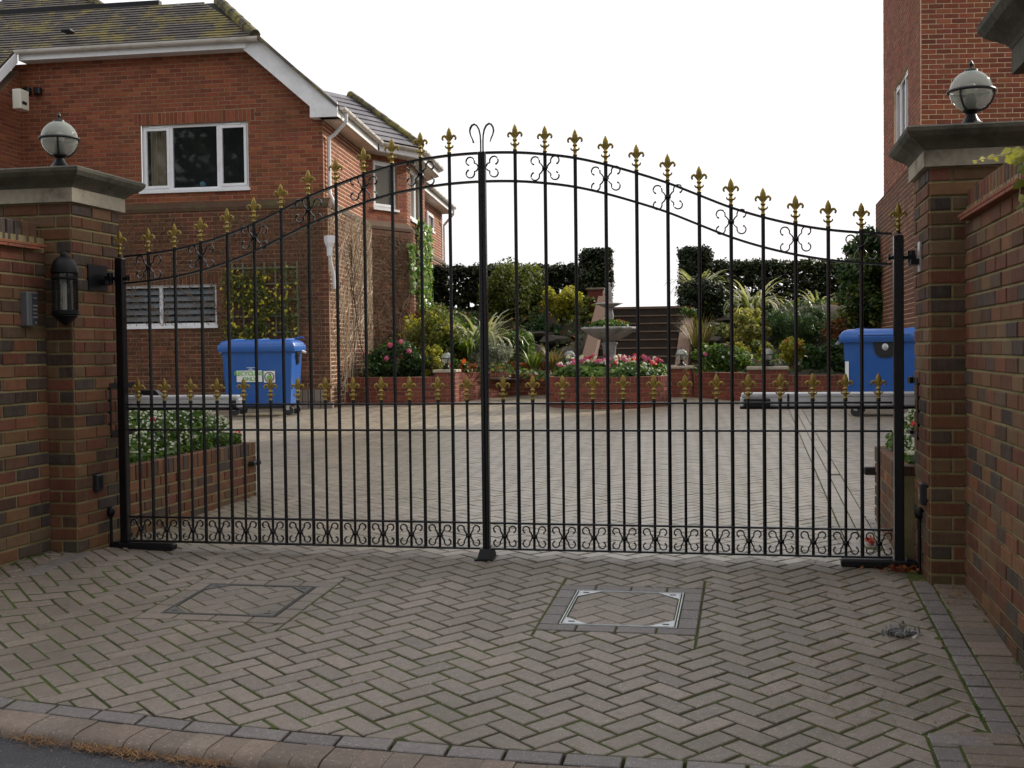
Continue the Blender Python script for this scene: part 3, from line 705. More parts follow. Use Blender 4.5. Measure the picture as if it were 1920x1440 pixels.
# swing operators
for sg in (-1, 1):
    lab = ('grey gate opener arm behind the left leaf, ending by the blue recycling bin', '', 'long grey gate opener arm behind the right leaf with black release cover')[sg+1]
    t = thing('gate_opener', lab, 'gate opener', (0, 0, 0), 0, 'electric arms that swing the gates')
    xe = 1.47 if sg > 0 else -1.63; xp = sg*(PX+.03); y = .215; zt, zb = .915, .825
    mb = MB(); c = (xe+xp)/2; L = abs(xe-xp)
    mb.rbox((c, y, (zt+zb)/2-.005), (L, .082, zt-zb-.022), .012); mb.obj('case', M['operator'], t)
    mb = MB(); mb.rbox((c, y, zt-.014), (L-.01, .088, .030), .008); mb.obj('lid', M['white'], t)
    mb = MB(); mb.rbox((c, y, zb+.004), (L+.005, .088, .014), .003); mb.obj('base_rail', M['ironmatt'], t)
    xk = xe+(.095 if sg > 0 else -.03); mb = MB(); mb.rbox((xk, y-.05, zt-.055), (.15 if sg > 0 else .03, .03, .05), .006); mb.obj('release_cover', M['blk'], t)
    if sg > 0: mb = MB(); mb.rbox((xe+.27, y-.042, zt-.05), (.012, .012, .09), .002); mb.obj('joint_band', M['blk'], t)
    if sg < 0: mb = MB(); mb.hull([(-2.33, y-.03, zt), (-2.17, y-.03, zt), (-2.33, y+.03, zt), (-2.17, y+.03, zt), (-2.31, y-.02, zt+.035), (-2.21, y-.02, zt+.035), (-2.31, y+.02, zt+.035), (-2.21, y+.02, zt+.035)]); mb.obj('hump_cover', M['blk'], t)
    mb = MB(); a = sg*(PX+.002); w = sg*-.012
    ya, yb = (.02, .30)
    for (z0, z1) in ((.985, 1.0) , (.68, .70)): mb.span((min(a, a+w*1), ya+.02, z0-.02), (max(a, a+w), yb, z1))
    mb.span((min(a, a+w), ya, .68), (max(a, a+w), ya+.02, 1.0)); mb.span((min(a-sg*.03, a), .19, .965), (max(a-sg*.03, a), .30, 1.0)); mb.span((min(a-sg*.03, a), .19, .68), (max(a-sg*.03, a), .30, .70))
    mb.obj('mounting_frame', M['ironmatt'], t)
# photocells, sockets
def box_thing(name, label, cat, c, d, mat, group=None, extra=None):
    t = thing(name, label, cat, (0, 0, 0), 0, group); mb = MB(); mb.rbox(c, d, .006); mb.obj('housing', mat, t)
    if extra: mb = MB(); mb.rbox(extra[0], extra[1], .003); mb.obj('lens', M['pane'], t)
    return t
pc = aX(179, 905, -PX); box_thing('photocell', 'small black photocell on the left gate pier, below knee height', 'photocell', (-PX+.018, pc.y, pc.z), (.036, .075, .105), M['blk'], 'gate photocells', ((-PX+.037, pc.y, pc.z), (.004, .04, .07)))
pc = aX(1731, 920, PX); box_thing('photocell', 'small black photocell on the right gate pier, below knee height', 'photocell', (PX-.018, -.26, pc.z), (.036, .075, .115), M['blk'], 'gate photocells', ((PX-.037, -.26, pc.z), (.004, .04, .07)))
for sg in (-1, 1):
    p = aX(208, 960, -PX+.02) if sg < 0 else aX(1724, 962, PX-.02); zg = gz(p.x, p.y)
    t = thing('shoot_bolt', ('black bolt rod with round knob standing against the left pier', '', 'black bolt rod with round knob standing against the right pier')[sg+1], 'bolt', (0, 0, 0), 0, 'bolt rods beside the gate posts')
    mb = MB(); mb.tube([(p.x, p.y, zg-.02), (p.x, p.y, p.z-.02)], .0095, 8); mb.obj('rod', M['ironmatt'], t)
    mb = MB(); mb.ball((p.x, p.y, p.z), .027, 10, 8, (1, 1, 1.25)); mb.obj('knob', M['ironmatt'], t, True)
# ================================================================ GLOBE LAMPS
def globe_lamp(label, loc, s=1., group='globe lamps on the gate piers', full=True):
    t = thing('globe_lamp', label, 'lamp', loc, random.uniform(0, 6), group)
    I = Matrix.Scale(s, 4); R = .108; zc = .205
    mb = MB(); mb.lathe([(.085, 0), (.088, .012), (.080, .026), (.062, .034), (.045, .048), (.033, .066), (.026, .085), (.030, .092), (.040, .100), (.044, .112), (.036, .118)], 20); mb.obj('base', M['ironmatt'], t, True, I)
    mb = MB(); mb.ball((0, 0, zc), R, 24, 16); mb.obj('globe', M['globe'], t, True, I)
    mb = MB(); mb.tube([((R+.006)*math.cos(a), (R+.006)*math.sin(a), zc) for a in np.linspace(0, 2*math.pi, 33)], .0085, 8, cap=False); mb.obj('ring', M['blk'], t, True, I)
    for k in range(3):
        a = k*2.094; mb = MB(); mb.tube([(r*math.cos(a), r*math.sin(a), z) for r, z in ((.113, zc), (.112, zc-.03), (.098, zc-.062), (.07, zc-.092), (.04, zc-.103))], .0062, 6); mb.obj('arm', M['blk'], t, True, I)
    mb = MB(); mb.lathe([(.036, zc+R-.010), (.032, zc+R+.004), (.012, zc+R+.008), (.006, zc+R+.014), (.006, zc+R+.022), (.012, zc+R+.032), (.009, zc+R+.042), (.001, zc+R+.054)], 12); mb.obj('spike', M['blk'], t, True, I)
    mb = MB(); mb.lathe([(.030, .11), (.028, .16), (.024, .19)], 12); mb.obj('socket', M['blk'], t, True, I)
    mb = MB(); mb.ball((0, 0, .212), .028, 12, 8, (1, 1, 1.3)); mb.obj('bulb', M['cream'], t, True, I)
    return t
globe_lamp('smoked globe lamp on the capstone of the left gate pier', (-2.672, -.082, 2.315), 1.02)
globe_lamp('smoked globe lamp on the capstone of the right gate pier', (2.688, -.082, 2.315), 1.02)
# lantern in the corner of the left pier
lp = aY(122, 545, -.45)
t = thing('wall_lantern', 'black domed wall lantern in the corner beside the left gate pier', 'lantern', (lp.x, -.452, 1.365), 0)
R_ = .074
mb = MB(); mb.lathe([(.072, .295), (.080, .30), (.078, .315), (.074, .335), (.060, .368), (.042, .388), (.022, .396), (.022, .412), (.012, .425), (.004, .428)], 20); mb.obj('dome', M['ironmatt'], t, True)
mb = MB(); mb.lathe([(.070, .05), (.078, .055), (.078, .075), (.070, .08)], 20); mb.obj('lower_band', M['ironmatt'], t, True)
mb = MB(); mb.lathe([(.070, .258), (.076, .262), (.076, .270), (.070, .274)], 20); mb.obj('upper_band', M['ironmatt'], t, True)
mb = MB(); mb.lathe([(.010, -.01), (.02, .0), (.045, .02), (.072, .045), (.07, .052)], 20); mb.obj('pan', M['ironmatt'], t, True)
mb = MB(); mb.lathe([(.062, .075), (.062, .298)], 20); mb.obj('glass', M['lens'], t, True)
for k in range(8): a = k*math.pi/4; mb = MB(); mb.tube([(.070*math.cos(a), .070*math.sin(a), .07), (.070*math.cos(a), .070*math.sin(a), .30)], .004, 5); mb.obj('cage_bar', M['ironmatt'], t, True)
mb = MB(); mb.lathe([(.014, .08), (.014, .15), (.02, .17), (.022, .2), (.014, .235), (.003, .24)], 10); mb.obj('bulb', M['cream'], t, True)
mb = MB(); mb.span((-.03, .06, .05), (.03, .092, .33)); mb.obj('back_plate', M['ironmatt'], t)
# intercom
t = thing('intercom', 'grey metal intercom box with keypad buttons on the left wall', 'intercom', (-WX, aX(47, 580, -WX).y, aX(47, 580, -WX).z), 0)
mb = MB(); mb.rbox((.026, 0, 0), (.052, .105, .20), .006); mb.obj('case', plain('grey_painted_metal', (.16, .165, .17), .5, .3, var=.1), t)
mb = MB(); mb.rbox((.053, .018, 0), (.004, .055, .18), .001); mb.obj('fascia', plain('dark_grey_fascia', (.06, .06, .065), .45, .2), t)
for r in range(4):
    for c_ in range(3): mb = MB(); mb.rbox((.056, .002+c_*.015, .02-r*.022), (.003, .009, .010), .001); mb.obj('button', M['galv'], t)
mb = MB(); mb.rbox((.056, .017, .065), (.003, .03, .006), .001); mb.obj('speaker_slot', M['galv'], t)
mb = MB(); mb.ball((.056, .017, -.078), .005, 8, 6); mb.obj('camera_dot', M['galv'], t)
M['ledge'] = plain('mossy_ledge_tiles', (.075, .038, .02), .9, var=.3, scale=9, dirt=(.075, .07, .022), dscale=3, damt=.8)
# ================================================================ LEFT HOUSE
UF = Vector((.9993, .0367, 0)).normalized(); NF = Vector((UF.y, -UF.x, 0))     # along the front, and its outward normal
DS = Vector((-.1143, .9935, 0)).normalized(); NS = Vector((DS.y, -DS.x, 0))    # along the sunlit flank
ZV = Vector((0, 0, 1))
HC = aD(606, 300, 20.4); HC.z = 0
house = thing('brick_house', 'red brick house left of the drive with mossy tiled roof and white gutters', 'house')
def wallpiece(parent, name, O, u, L, z0, z1, poly=None, holes=(), nind=0, mat='red', mort='redmortar', thick=.2, off=0., lintels=(), jt=.012, sname='bricks_beyond'):
    """one wall: mortar slab with openings + its bricks. O at z=0, u along, outward normal = u x z"""
    O = Vector(O); u = Vector(u).normalized(); n = Vector((u.y, -u.x, 0)); O = O+n*off
    conv = poly or rectp(0, L, z0, z1)
    slab = [conv]
    for h in holes: slab = subtract_rect(slab, h)
    mb = MB()
    for p in slab:
        k = len(p); vs = [O+u*a+ZV*b for a, b in p]+[O+u*a+ZV*b-n*thick for a, b in p]
        mb.add(vs, [tuple(range(k)), tuple(range(2*k-1, k-1, -1))]+[(i, k+i, k+(i+1) % k, (i+1) % k) for i in range(k)])
    w = mb.obj(name, M[mort], parent)
    bs = clip_poly([[(a, b) for a, b in p] for p in bond(L, z1, z0=z0)], conv)
    for h in holes: bs = subtract_rect(bs, h)
    for h in lintels:
        bs = subtract_rect(bs, h); xs = np.arange(h[0], h[1]-.03, .075)
        bs += [rectp(x, min(x+.075, h[1]), h[2], h[3]) for x in xs]
    def sc(p):
        c = O+u*(sum(a[0] for a in p)/len(p))+ZV*(sum(a[1] for a in p)/len(p)); q = c-CAM
        X = q.dot(RT)/q.dot(FW)*F0; Y = q.dot(UP)/q.dot(FW)*F0
        big = -area(p)*4
        return q.length + (60 if abs(X) > 955 or abs(Y) > 715 else 0)+big
    pieces(bs, w, 'brick', M[mat], (O, u, ZV, n), nind, sc if nind else None, joint=jt, ch=.002, depth=.016, proud=.005, jit=.0015, stuffname=sname)
    return w
def frame_bars(mb, u0, u1, z0, z1, w, d0, d1, T):
    for (a, b, c, e) in ((u0, u1, z0, z0+w), (u0, u1, z1-w, z1), (u0, u0+w, z0+w, z1-w), (u1-w, u1, z0+w, z1-w)):
        vs = [T(x, z, d) for d in (d0, d1) for x, z in ((a, c), (b, c), (b, e), (a, e))]
        mb.add(vs, [(0, 1, 2, 3), (7, 6, 5, 4)]+[(i, 4+i, 4+(i+1) % 4, (i+1) % 4) for i in range(4)])
def quadbox(mb, u0, u1, z0, z1, d0, d1, T):
    vs = [T(x, z, d) for d in (d0, d1) for x, z in ((u0, z0), (u1, z0), (u1, z1), (u0, z1))]
    mb.add(vs, [(0, 1, 2, 3), (7, 6, 5, 4)]+[(i, 4+i, 4+(i+1) % 4, (i+1) % 4) for i in range(4)])
def window(parent, O, u, off, r, splits, rec=.05, sash=True, sill=True, louvre=False, label=None, curtain=None, top_vent=True):
    O = Vector(O); u = Vector(u).normalized(); n = Vector((u.y, -u.x, 0)); O = O+n*off
    T = lambda a, z, d: O+u*a+ZV*z+n*d
    u0, u1, z0, z1 = r
    mb = MB(); frame_bars(mb, u0, u1, z0, z1, .05, -rec-.05, -rec, T)
    edges = [u0+.02]+list(splits)+[u1-.02]
    for s in splits: quadbox(mb, s-.03, s+.03, z0+.05, z1-.05, -rec-.05, -rec+.001, T)
    w = mb.obj('window', M['white'], parent)
    if label: w['label'] = label
    for i in range(len(edges)-1):
        a, b = edges[i]+.03, edges[i+1]-.03
        if sash and not (len(edges) == 4 and i == 1):
            m2 = MB(); frame_bars(m2, a, b, z0+.05, z1-.05, .045, -rec-.03, -rec+.018, T); m2.obj('casement', M['white'], w)
            if top_vent: m2 = MB(); quadbox(m2, a+.1, b-.1, z1-.045, z1-.02, -rec-.01, -rec+.024, T); m2.obj('trickle_vent', M['white'], w)
        m2 = MB()
        if louvre:
            for k in range(5):
                za = z0+.07+k*(z1-z0-.14)/5; hh = (z1-z0-.14)/5
                q = [T(a+.02, za+.016, -rec-.005), T(b-.02, za+.016, -rec-.005), T(b-.02, za+hh-.004, -rec-.05), T(a+.02, za+hh-.004, -rec-.05)]
                m3 = MB(); m3.add(q, [(0, 1, 2, 3)]); m3.add([v-n*.006 for v in q], [(3, 2, 1, 0)]); link('louvre_pane', m3.mesh('louvre_pane', M['dress']), w)
        else:
            m2.add([T(a, z0+.05, -rec-.02), T(b, z0+.05, -rec-.02), T(b, z1-.05, -rec-.02), T(a, z1-.05, -rec-.02)], [(0, 1, 2, 3)]); m2.obj('pane', M['pane'], w)
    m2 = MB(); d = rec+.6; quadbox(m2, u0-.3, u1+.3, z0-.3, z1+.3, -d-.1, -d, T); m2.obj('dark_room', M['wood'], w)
    if sill: m2 = MB(); quadbox(m2, u0-.03, u1+.03, z0-.045, z0+.002, -rec-.04, .045, T); m2.obj('sill', M['white'], w)
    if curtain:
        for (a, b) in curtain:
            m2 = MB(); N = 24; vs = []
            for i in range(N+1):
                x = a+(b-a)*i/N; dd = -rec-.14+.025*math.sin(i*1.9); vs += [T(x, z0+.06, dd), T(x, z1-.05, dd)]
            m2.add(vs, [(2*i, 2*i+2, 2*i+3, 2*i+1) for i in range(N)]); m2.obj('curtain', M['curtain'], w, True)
    return w
def uz(px, py, O, u, off=0):
    u = Vector(u); n = Vector((u.y, -u.x, 0)); O = Vector(O)+n*off; p = aPl(px, py, O, n); return (p-O).dot(u), p.z
LF = 6.5; HO = HC-UF*LF                       # origin at the left end, so that u runs rightwards
ub_l, _ = uz(50, 117, HO, UF); ub_r, zt = uz(466, 92, HO, UF); ur, zr = uz(606, 205, HO, UF); uk, zk = uz(592, 190, HO, UF); ui, _ = uz(40, 300, HO, UF)
ZT = 6.42; ZE = 5.36; ZB = 3.80
gable = [(ui-.15, ZB), (LF, ZB), (LF, ZE), (ub_r, ZT), (ui-.15, ZT)]
w1 = uz(263, 237, HO, UF); w2 = uz(467, 352, HO, UF); wa = (w1[0], w2[0], w2[1], w1[1]+.01)
wallpiece(house, 'front_wall', HO, UF, LF, ZB, ZT, gable, [wa], 300, 'red', 'redmortar', thick=.03, lintels=[(wa[0]-.12, wa[1]+.12, wa[3], wa[3]+.215)])
wd = wa[1]-wa[0]; window(house, HO, UF, 0, wa, [wa[0]+wd*.275, wa[0]+wd*.715], label='white three light window with cream curtains, upstairs', curtain=[(wa[0]+.1, wa[0]+.46), (wa[1]-.14, wa[1]-.06)])
mb = MB(); p = HO+UF*(wa[0]+wd*.52)-NF*.25; mb.ball((p.x, p.y, wa[2]+.12), .06, 8, 6); mb.obj('ornament', plain('pale_blue_pottery', (.1, .35, .5), .4), house)
# lower storey, set forward by half a brick
l1 = uz(196, 534, HO, UF, .1); l2 = uz(407, 612, HO, UF, .1); lo = (l1[0], l2[0], l2[1]+.02, uz(407, 532, HO, UF, .1)[1])
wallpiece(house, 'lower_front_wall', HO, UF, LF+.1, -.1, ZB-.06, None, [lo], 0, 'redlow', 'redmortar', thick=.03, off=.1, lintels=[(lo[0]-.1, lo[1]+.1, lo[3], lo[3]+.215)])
window(house, HO, UF, .1, lo, [uz(300, 580, HO, UF, .1)[0]], louvre=True, sash=False, label='white framed louvred window, downstairs')
mb = MB()
def ledge(O, u, L, zb, zt_, off):
    u = Vector(u); n = Vector((u.y, -u.x, 0)); O = Vector(O)
    pts = []
    for a in (-.0, L): pts += [O+u*a+ZV*zb+n*(off+.02), O+u*a+ZV*zt_+n*.012, O+u*a+ZV*(zb-.03)-n*.05, O+u*a+ZV*zt_-n*.05, O+u*a+ZV*(zb-.06)+n*(off+.02)]
    mb.hull(pts)
ledge(HO, UF, LF+.12, ZB-.06, ZB+.05, .1); ledge(HC+UF*0, DS, 14.2, ZB-.06, ZB+.05, .1)
mb.obj('tiled_ledge', M['ledge'], house)
# plinth blocks at the corner foot
mb = MB(); p = HC-UF*.9; 
for i in range(8):
    for k in range(2): q = HC-UF*(.06+.115*i)+NF*(.135)+ZV*(.36+.0-k*.0); 
pieces([rectp(LF-.95+i*.11, LF-.95+(i+1)*.11, .33, .55) for i in range(9)]+[rectp(LF-.95+i*.22, LF-.95+(i+1)*.22, .14, .33) for i in range(5)], house, 'plinth_brick', M['paver3'], (HO, UF, ZV, NF), 30, joint=.012, ch=.003, depth=.08, proud=.15)
# flank
wallpiece(house, 'side_wall', HC+DS*.03, DS, 14.3, ZB, ZE, None, [], 0, 'red', 'redmortarlight', thick=.05, jt=.018)  # wide pale joints here and below stand in for sun glare
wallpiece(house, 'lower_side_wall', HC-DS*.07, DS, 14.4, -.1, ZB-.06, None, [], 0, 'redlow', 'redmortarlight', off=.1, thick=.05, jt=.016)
# left wing that comes forward, with verge above
HI = HO+UF*ui
wallpiece(house, 'wing_wall', HI+NF*1.6, -NF, 1.6, -.1, ZT-.1, [(0, -.1), (1.6, -.1), (1.6, ZT-.1), (0, ZT-1.5)], [], 0, 'red', 'redmortar')
mb = MB(); a = aD(34, 188, 20.55); mb.rbox((a.x+.05, a.y, a.z), (.16, .26, .34), .01, Matrix.Rotation(math.radians(2), 3, 'Z')); al = mb.obj('alarm_box', M['cream'], house)
mb = MB(); mb.rbox((a.x+.135, a.y-.02, a.z-.06), (.012, .14, .05), .002, Matrix.Rotation(math.radians(2), 3, 'Z')); mb.obj('alarm_label', M['blk'], al)
for px in (54, 74):
    uu, zz = uz(px, 172, HO, UF); p = HO+UF*uu+NF*.06; mb = MB(); mb.rbox((p.x, p.y, zz), (.13, .12, .13), .02); mb.obj('vent_cowl', M['blk'], house)
# half hip roof over the front
def roofplane(parent, name, A, B, up, rows, gauge, tw, mat, clipf=None, thick=.012, ridge=None):
    """courses of tiles from eave line A-B going up along 'up' (unit, in the slope)"""
    A, B, up = Vector(A), Vector(B), Vector(up).normalized(); u = (B-A).normalized(); L = (B-A).length; n = u.cross(up).normalized()
    if n.z < 0: n = -n
    mb = MB()
    for r in range(rows):
        x = -(tw/2 if r % 2 else 0)
        while x < L:
            a, b = max(0, x), min(L, x+tw-.004); v0, v1 = r*gauge, (r+1)*gauge+.02
            pl = [(a, v0), (b, v0), (b, v1), (a, v1)]
            if clipf: pl = clipf(pl)
            if pl and b-a > .01:
                mb.rn = random.random(); k = len(pl); j = random.uniform(0, .003)
                def T(q, d): return A+u*q[0]+up*q[1]+n*(d+.020*(1-(q[1]-v0)/(gauge+.02))+j)
                vs = [T(q, thick) for q in pl]+[T(q, 0) for q in pl]
                mb.add(vs, [tuple(range(k))]+[(i, k+i, k+(i+1) % k, (i+1) % k) for i in range(k)])
            x += tw
    o = mb.obj(name, mat, parent); o['kind'] = 'stuff'; return o, (u, up, n)
OH = .30
EA = HO+UF*(ub_l-.02)+NF*OH+ZV*(ZT+.17); EB = HO+UF*(uz(488, 80, HO, UF)[0]+.0)+NF*OH+ZV*(ZT+.17)
slope = math.radians(40); upF = -NF*math.cos(slope)+ZV*math.sin(slope)
# extend to the left beyond the gutter, where the slope runs on down over the wing
LL = 3.2; EL0 = EA-UF*LL
LB = (EB-EL0).length
def cf(pl):
    pl = clip(pl, LB, 0, -1/math.sqrt(2)*1.05, -.68)           # hip on the right
    return clip(pl, 0, 1.52, 0, -1) if pl else pl
roofplane(house, 'roof_tiles', EL0, EB, upF, 16, .10, .165, M['rooftile'], cf)
def cf2(pl): return clip(pl, LL+.02, 1.9, -.0+-1, 0)
roofplane(house, 'wing_roof_tiles', EL0-upF*1.9, EA-upF*1.9, upF, 19, .10, .165, M['rooftile'])
# decks below the tiles
mb = MB(); 
def slab(mb, pts, n, t=.06): mb.hull([Vector(p) for p in pts]+[Vector(p)-Vector(n)*t for p in pts])
nF = UF.cross(upF); nF = nF if nF.z > 0 else -nF
slab(mb, [EL0-upF*1.9, EA-upF*1.9, EA+upF*1.5, EL0+upF*1.5], nF); slab(mb, [EA, EB, EB-UF*1.12+upF*1.52, EA+upF*1.52], nF); mb.obj('roof_deck', M['wood'], house)
# right slope (over the flank) from side eave up to ridge
SE = .36; eS0 = HC+NS*SE+NF*.28+ZV*(ZE+.02); eS1 = HC+NS*SE+DS*14.4+ZV*(ZE+.02)
HT = EB-UF*1.12+upF*1.52                               # top of the hip
upS = (-NS*math.cos(math.radians(42))+ZV*math.sin(math.radians(42))).normalized(); nSl = DS.cross(upS); nSl = nSl if nSl.z > 0 else -nSl
tS = (HT.z-eS0.z)/upS.z; tB = (EB.z-eS0.z)/upS.z
mb = MB(); slab(mb, [eS0, eS0+upS*tB, HT, eS1+upS*tS, eS1], nSl, .05); mb.obj('side_roof_slope', M['rooftile'], house)
mb = MB(); mb.hull([HT, HT+DS*12, HT-UF*3+DS*.0-ZV*2.4, HT-UF*3+DS*12-ZV*2.4, HT-UF*3-ZV*2.5]); 
# hip tiles
def capline(A, B, n, r, name, mat, parent):
    A, B = Vector(A), Vector(B); L = (B-A).length; k = max(1, int(L/.33)); d = (B-A)/k
    for i in range(k):
        m_ = MB(); m_.tube([A+d*i-d*.03, A+d*(i+.5), A+d*(i+1)], [r*1.06, r, r*.96], 8); m_.obj(name, mat, parent)
capline(EB+UF*.02+ZV*.03, HT+ZV*.03, 0, .095, 'hip_tile', M['ridge'], house)
# lead flashing and higher roof behind with its own gutter
K0 = EL0+upF*1.52; K1 = aD(305, 22, 21.7); K1 = HO+UF*uz(305, 22, HO-NF*1.15, UF)[0]-NF*1.0+ZV*(K0.z+.03)
mb = MB(); slab(mb, [K0-NF*.0+ZV*.0, K1, K1+ZV*.13, K0+ZV*.13], NF, .12); mb.obj('flashing', M['ironmatt'], house)
BO = HO-NF*2.0
g1 = uz(-40, 44, BO, UF); g2 = uz(203, 18, BO, UF)
def gutter(parent, A, B, r=.06, name='gutter', clips=.9, endcap=True):
    A, B = Vector(A), Vector(B); u = (B-A).normalized(); L = (B-A).length; out = Vector((u.y, -u.x, 0)); m_ = MB(); N = 10; vs = []
    for P in (A, B):
        for k in range(N+1):
            a = math.pi*k/N; vs.append(P+out*(math.cos(a)*r)-ZV*math.sin(a)*r*1.0)
        for k in range(N, -1, -1):
            a = math.pi*k/N; vs.append(P+out*(math.cos(a)*(r-.006))-ZV*math.sin(a)*(r-.006))
    n2 = 2*(N+1); m_.add(vs, [(i, i+1, n2+i+1, n2+i) for i in range(n2-1)]+[tuple(range(n2)), tuple(range(2*n2-1, n2-1, -1))])
    for E_ in ((A, B) if endcap else ()):
        m_.add([E_+out*(math.cos(math.pi*k/N)*r)-ZV*math.sin(math.pi*k/N)*r for k in range(N+1)], [tuple(range(N+1))])
    g_ = m_.obj(name, M['gutter'], parent, True)
    k = max(1, int(L/clips)); 
    for i in range(k):
        P = A+(B-A)*((i+.5)/k); m_ = MB(); m_.tube([P+out*(math.cos(math.pi*j/8)*(r+.004))-ZV*math.sin(math.pi*j/8)*(r+.004) for j in range(9)], .008, 5); m_.obj('gutter_bracket', M['gutter'], g_, True)
    return g_
GA = BO+UF*g1[0]+ZV*g1[1]; GB = BO+UF*g2[0]+ZV*g1[1]; gutter(house, GA, GB, .075, 'upper_gutter')
roofplane(house, 'upper_roof_tiles', GA-NF*.05+ZV*.03, GB-NF*.05+ZV*.03, upF, 22, .10, .165, M['rooftile'], lambda pl: clip(pl, (GB-GA).length, 0, -.74, -.67))
mb = MB(); slab(mb, [GA-NF*.05, GB-NF*.05, GB-UF*2+upF*2.2, GA+upF*2.2], nF, .08); mb.obj('upper_roof_deck', M['wood'], house)
capline(GB-NF*.05+ZV*.06, GB-UF*2.0+upF*2.2+ZV*.06, 0, .08, 'hip_tile', M['ridge'], house)
mb = MB(); a = aD(127, 60, 20.9); mb.rbox((a.x, a.y, a.z+.02), (.19, .2, .06), .02); mb.obj('roof_vent_tile', M['blk'], house)
# gutter of the half hip and fascia, barge boards
gutter(house, EA+ZV*-.01+NF*.02, EB+ZV*-.01+NF*.02+UF*.08, .068)
def board(parent, pts, n, t, name, mat):
    m_ = MB(); n = Vector(n); k = len(pts); vs = [Vector(p) for p in pts]+[Vector(p)-n*t for p in pts]
    m_.add(vs, [tuple(range(k)), tuple(range(2*k-1, k-1, -1))]+[(i, k+i, k+(i+1) % k, (i+1) % k) for i in range(k)]); return m_.obj(name, mat, parent)
F_ = lambda a, z, d=0: HO+UF*a+ZV*z+NF*d
board(house, [F_(ub_l, ZT+.0, .26), F_(ub_r+.05, ZT+.0, .26), F_(ub_r+.05, ZT+.16, .26), F_(ub_l, ZT+.16, .26)], NF, .025, 'fascia', M['white'])
board(house, [F_(ub_l, ZT, .255), F_(ub_r, ZT, .255), F_(ub_r, ZT, .0), F_(ub_l, ZT, .0)], ZV, -.012, 'soffit', M['white'])
ek = (LF+.34)
bl = [(ub_r-.02, ZT-.0), (uk-.03, ZE+.02), (uk-.03, ZE-.17), (ek, ZE-.17), (ek, ZE+.08), (ub_r+.28, ZT+.17), (ub_r-.02, ZT+.16)]
board(house, [F_(a, z, .235) for a, z in bl], NF, .025, 'barge_board', M['white'])
board(house, [F_(uk-.03, ZE-.17, .21), F_(ek, ZE-.17, .21), F_(ek, ZE-.17, 0), F_(uk-.03, ZE-.17, 0)], ZV, -.012, 'box_end_soffit', M['white'])
# left verge running forward and down over the wing
v0 = EA+UF*.03; v1 = v0-upF*1.9
board(house, [v0-ZV*.02, v1-ZV*.02, v1-ZV*.22, v0-ZV*.22], UF, .025, 'verge_board', M['white'])
# side eaves: fascia, soffit, gutter
sF0 = HC+NS*.33+NF*.2; L1 = (aPl(697, 262, HC+NS*.33, NS)-sF0).dot(DS); L1 = 3.45
def side_eave(a, b, tag_=''):
    P = sF0+DS*a; Q = sF0+DS*b
    board(house, [P+ZV*(ZE-.17), Q+ZV*(ZE-.17), Q+ZV*(ZE+.03), P+ZV*(ZE+.03)], NS, .02, 'fascia', M['white'])
    board(house, [P+ZV*(ZE-.17), Q+ZV*(ZE-.17), Q+ZV*(ZE-.17)-NS*.33, P+ZV*(ZE-.17)-NS*.33], ZV, -.012, 'soffit', M['gutter'])
    gutter(house, P+NS*.065+ZV*(ZE+.01)+DS*.05, Q+NS*.065+ZV*(ZE+.01), .058, clips=.55)
side_eave(0, L1)
# rainwater downpipe at the corner
dp = HC+DS*.18+NS*.06; tp = sF0+NS*.065+DS*.35+ZV*(ZE-.05)
mb = MB(); mb.tube([tp, tp-ZV*.12, HC+DS*.22+NS*.16+ZV*(ZE-.38), dp+ZV*(ZE-.46), dp+ZV*(ZE-.6), dp+ZV*(ZB+.15), dp+NS*.11+ZV*(ZB-.1), dp+NS*.11+ZV*(ZB-.25)], .034, 10); mb.obj('downpipe', M['white'], house, True)
hp = aPl(618, 462, HC+NS*.16, NS); mb = MB(); mb.lathe([(.05, -.16), (.055, -.02), (.09, .06), (.10, .15), (.10, .18)], 4, hp); mb.obj('hopper_head', M['white'], house)
mb = MB(); mb.tube([hp-ZV*.1, hp-ZV*.25+DS*.05, hp-ZV*.45+DS*.25, hp-ZV*.7+DS*.3], .034, 8); mb.obj('waste_pipe', M['white'], house, True)
# bay
B0 = aPl(683, 275, HC, NS); B0.z = 0; B1 = aD(762, 300, 24.8); B1.z = 0; B2 = B1+DS*2.35; B3 = B0+DS*4.6
uA = (B1-B0).normalized(); LA = (B1-B0).length; LBb = 2.35
wA1 = uz(699, 299, B0, uA); wA2 = uz(745, 397, B0, uA); rA = (wA1[0], wA2[0], wA2[1]+.03, wA1[1])
wallpiece(house, 'bay_wall', B0, uA, LA, ZB, ZE, None, [rA], 0, 'red', 'redmortar', lintels=[(rA[0]-.1, rA[1]+.1, rA[3], min(ZE, rA[3]+.2))])
wallpiece(house, 'lower_bay_wall', B0-uA*.1, uA, LA+.2, -.1, ZB-.06, None, [], 0, 'redlow', 'redmortar', off=.08)
window(house, B0, uA, 0, rA, [], label='narrow white bay window with grey blind', curtain=[(rA[0]+.08, rA[1]-.08)])
wB1 = uz(768, 312, B1, DS); wB2 = uz(784, 410, B1, DS); rB = (wB1[0], LBb-.35, wB2[1]-.12, wB1[1])
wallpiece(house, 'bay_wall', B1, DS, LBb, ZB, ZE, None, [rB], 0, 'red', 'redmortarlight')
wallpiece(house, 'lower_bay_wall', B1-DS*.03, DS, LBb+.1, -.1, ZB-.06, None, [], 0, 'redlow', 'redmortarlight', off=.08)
window(house, B1, DS, 0, rB, [rB[0]+(rB[1]-rB[0])*.5], label='wide white bay window on the sunny side', curtain=[(rB[0]+.08, rB[1]-.08)])  # full-width curtain added in place of the bright sky reflection on the glass
uE = (B3-B2).normalized(); wallpiece(house, 'bay_wall', B2, uE, (B3-B2).length, ZB, ZE, None, [], 0, 'red', 'redmortar')
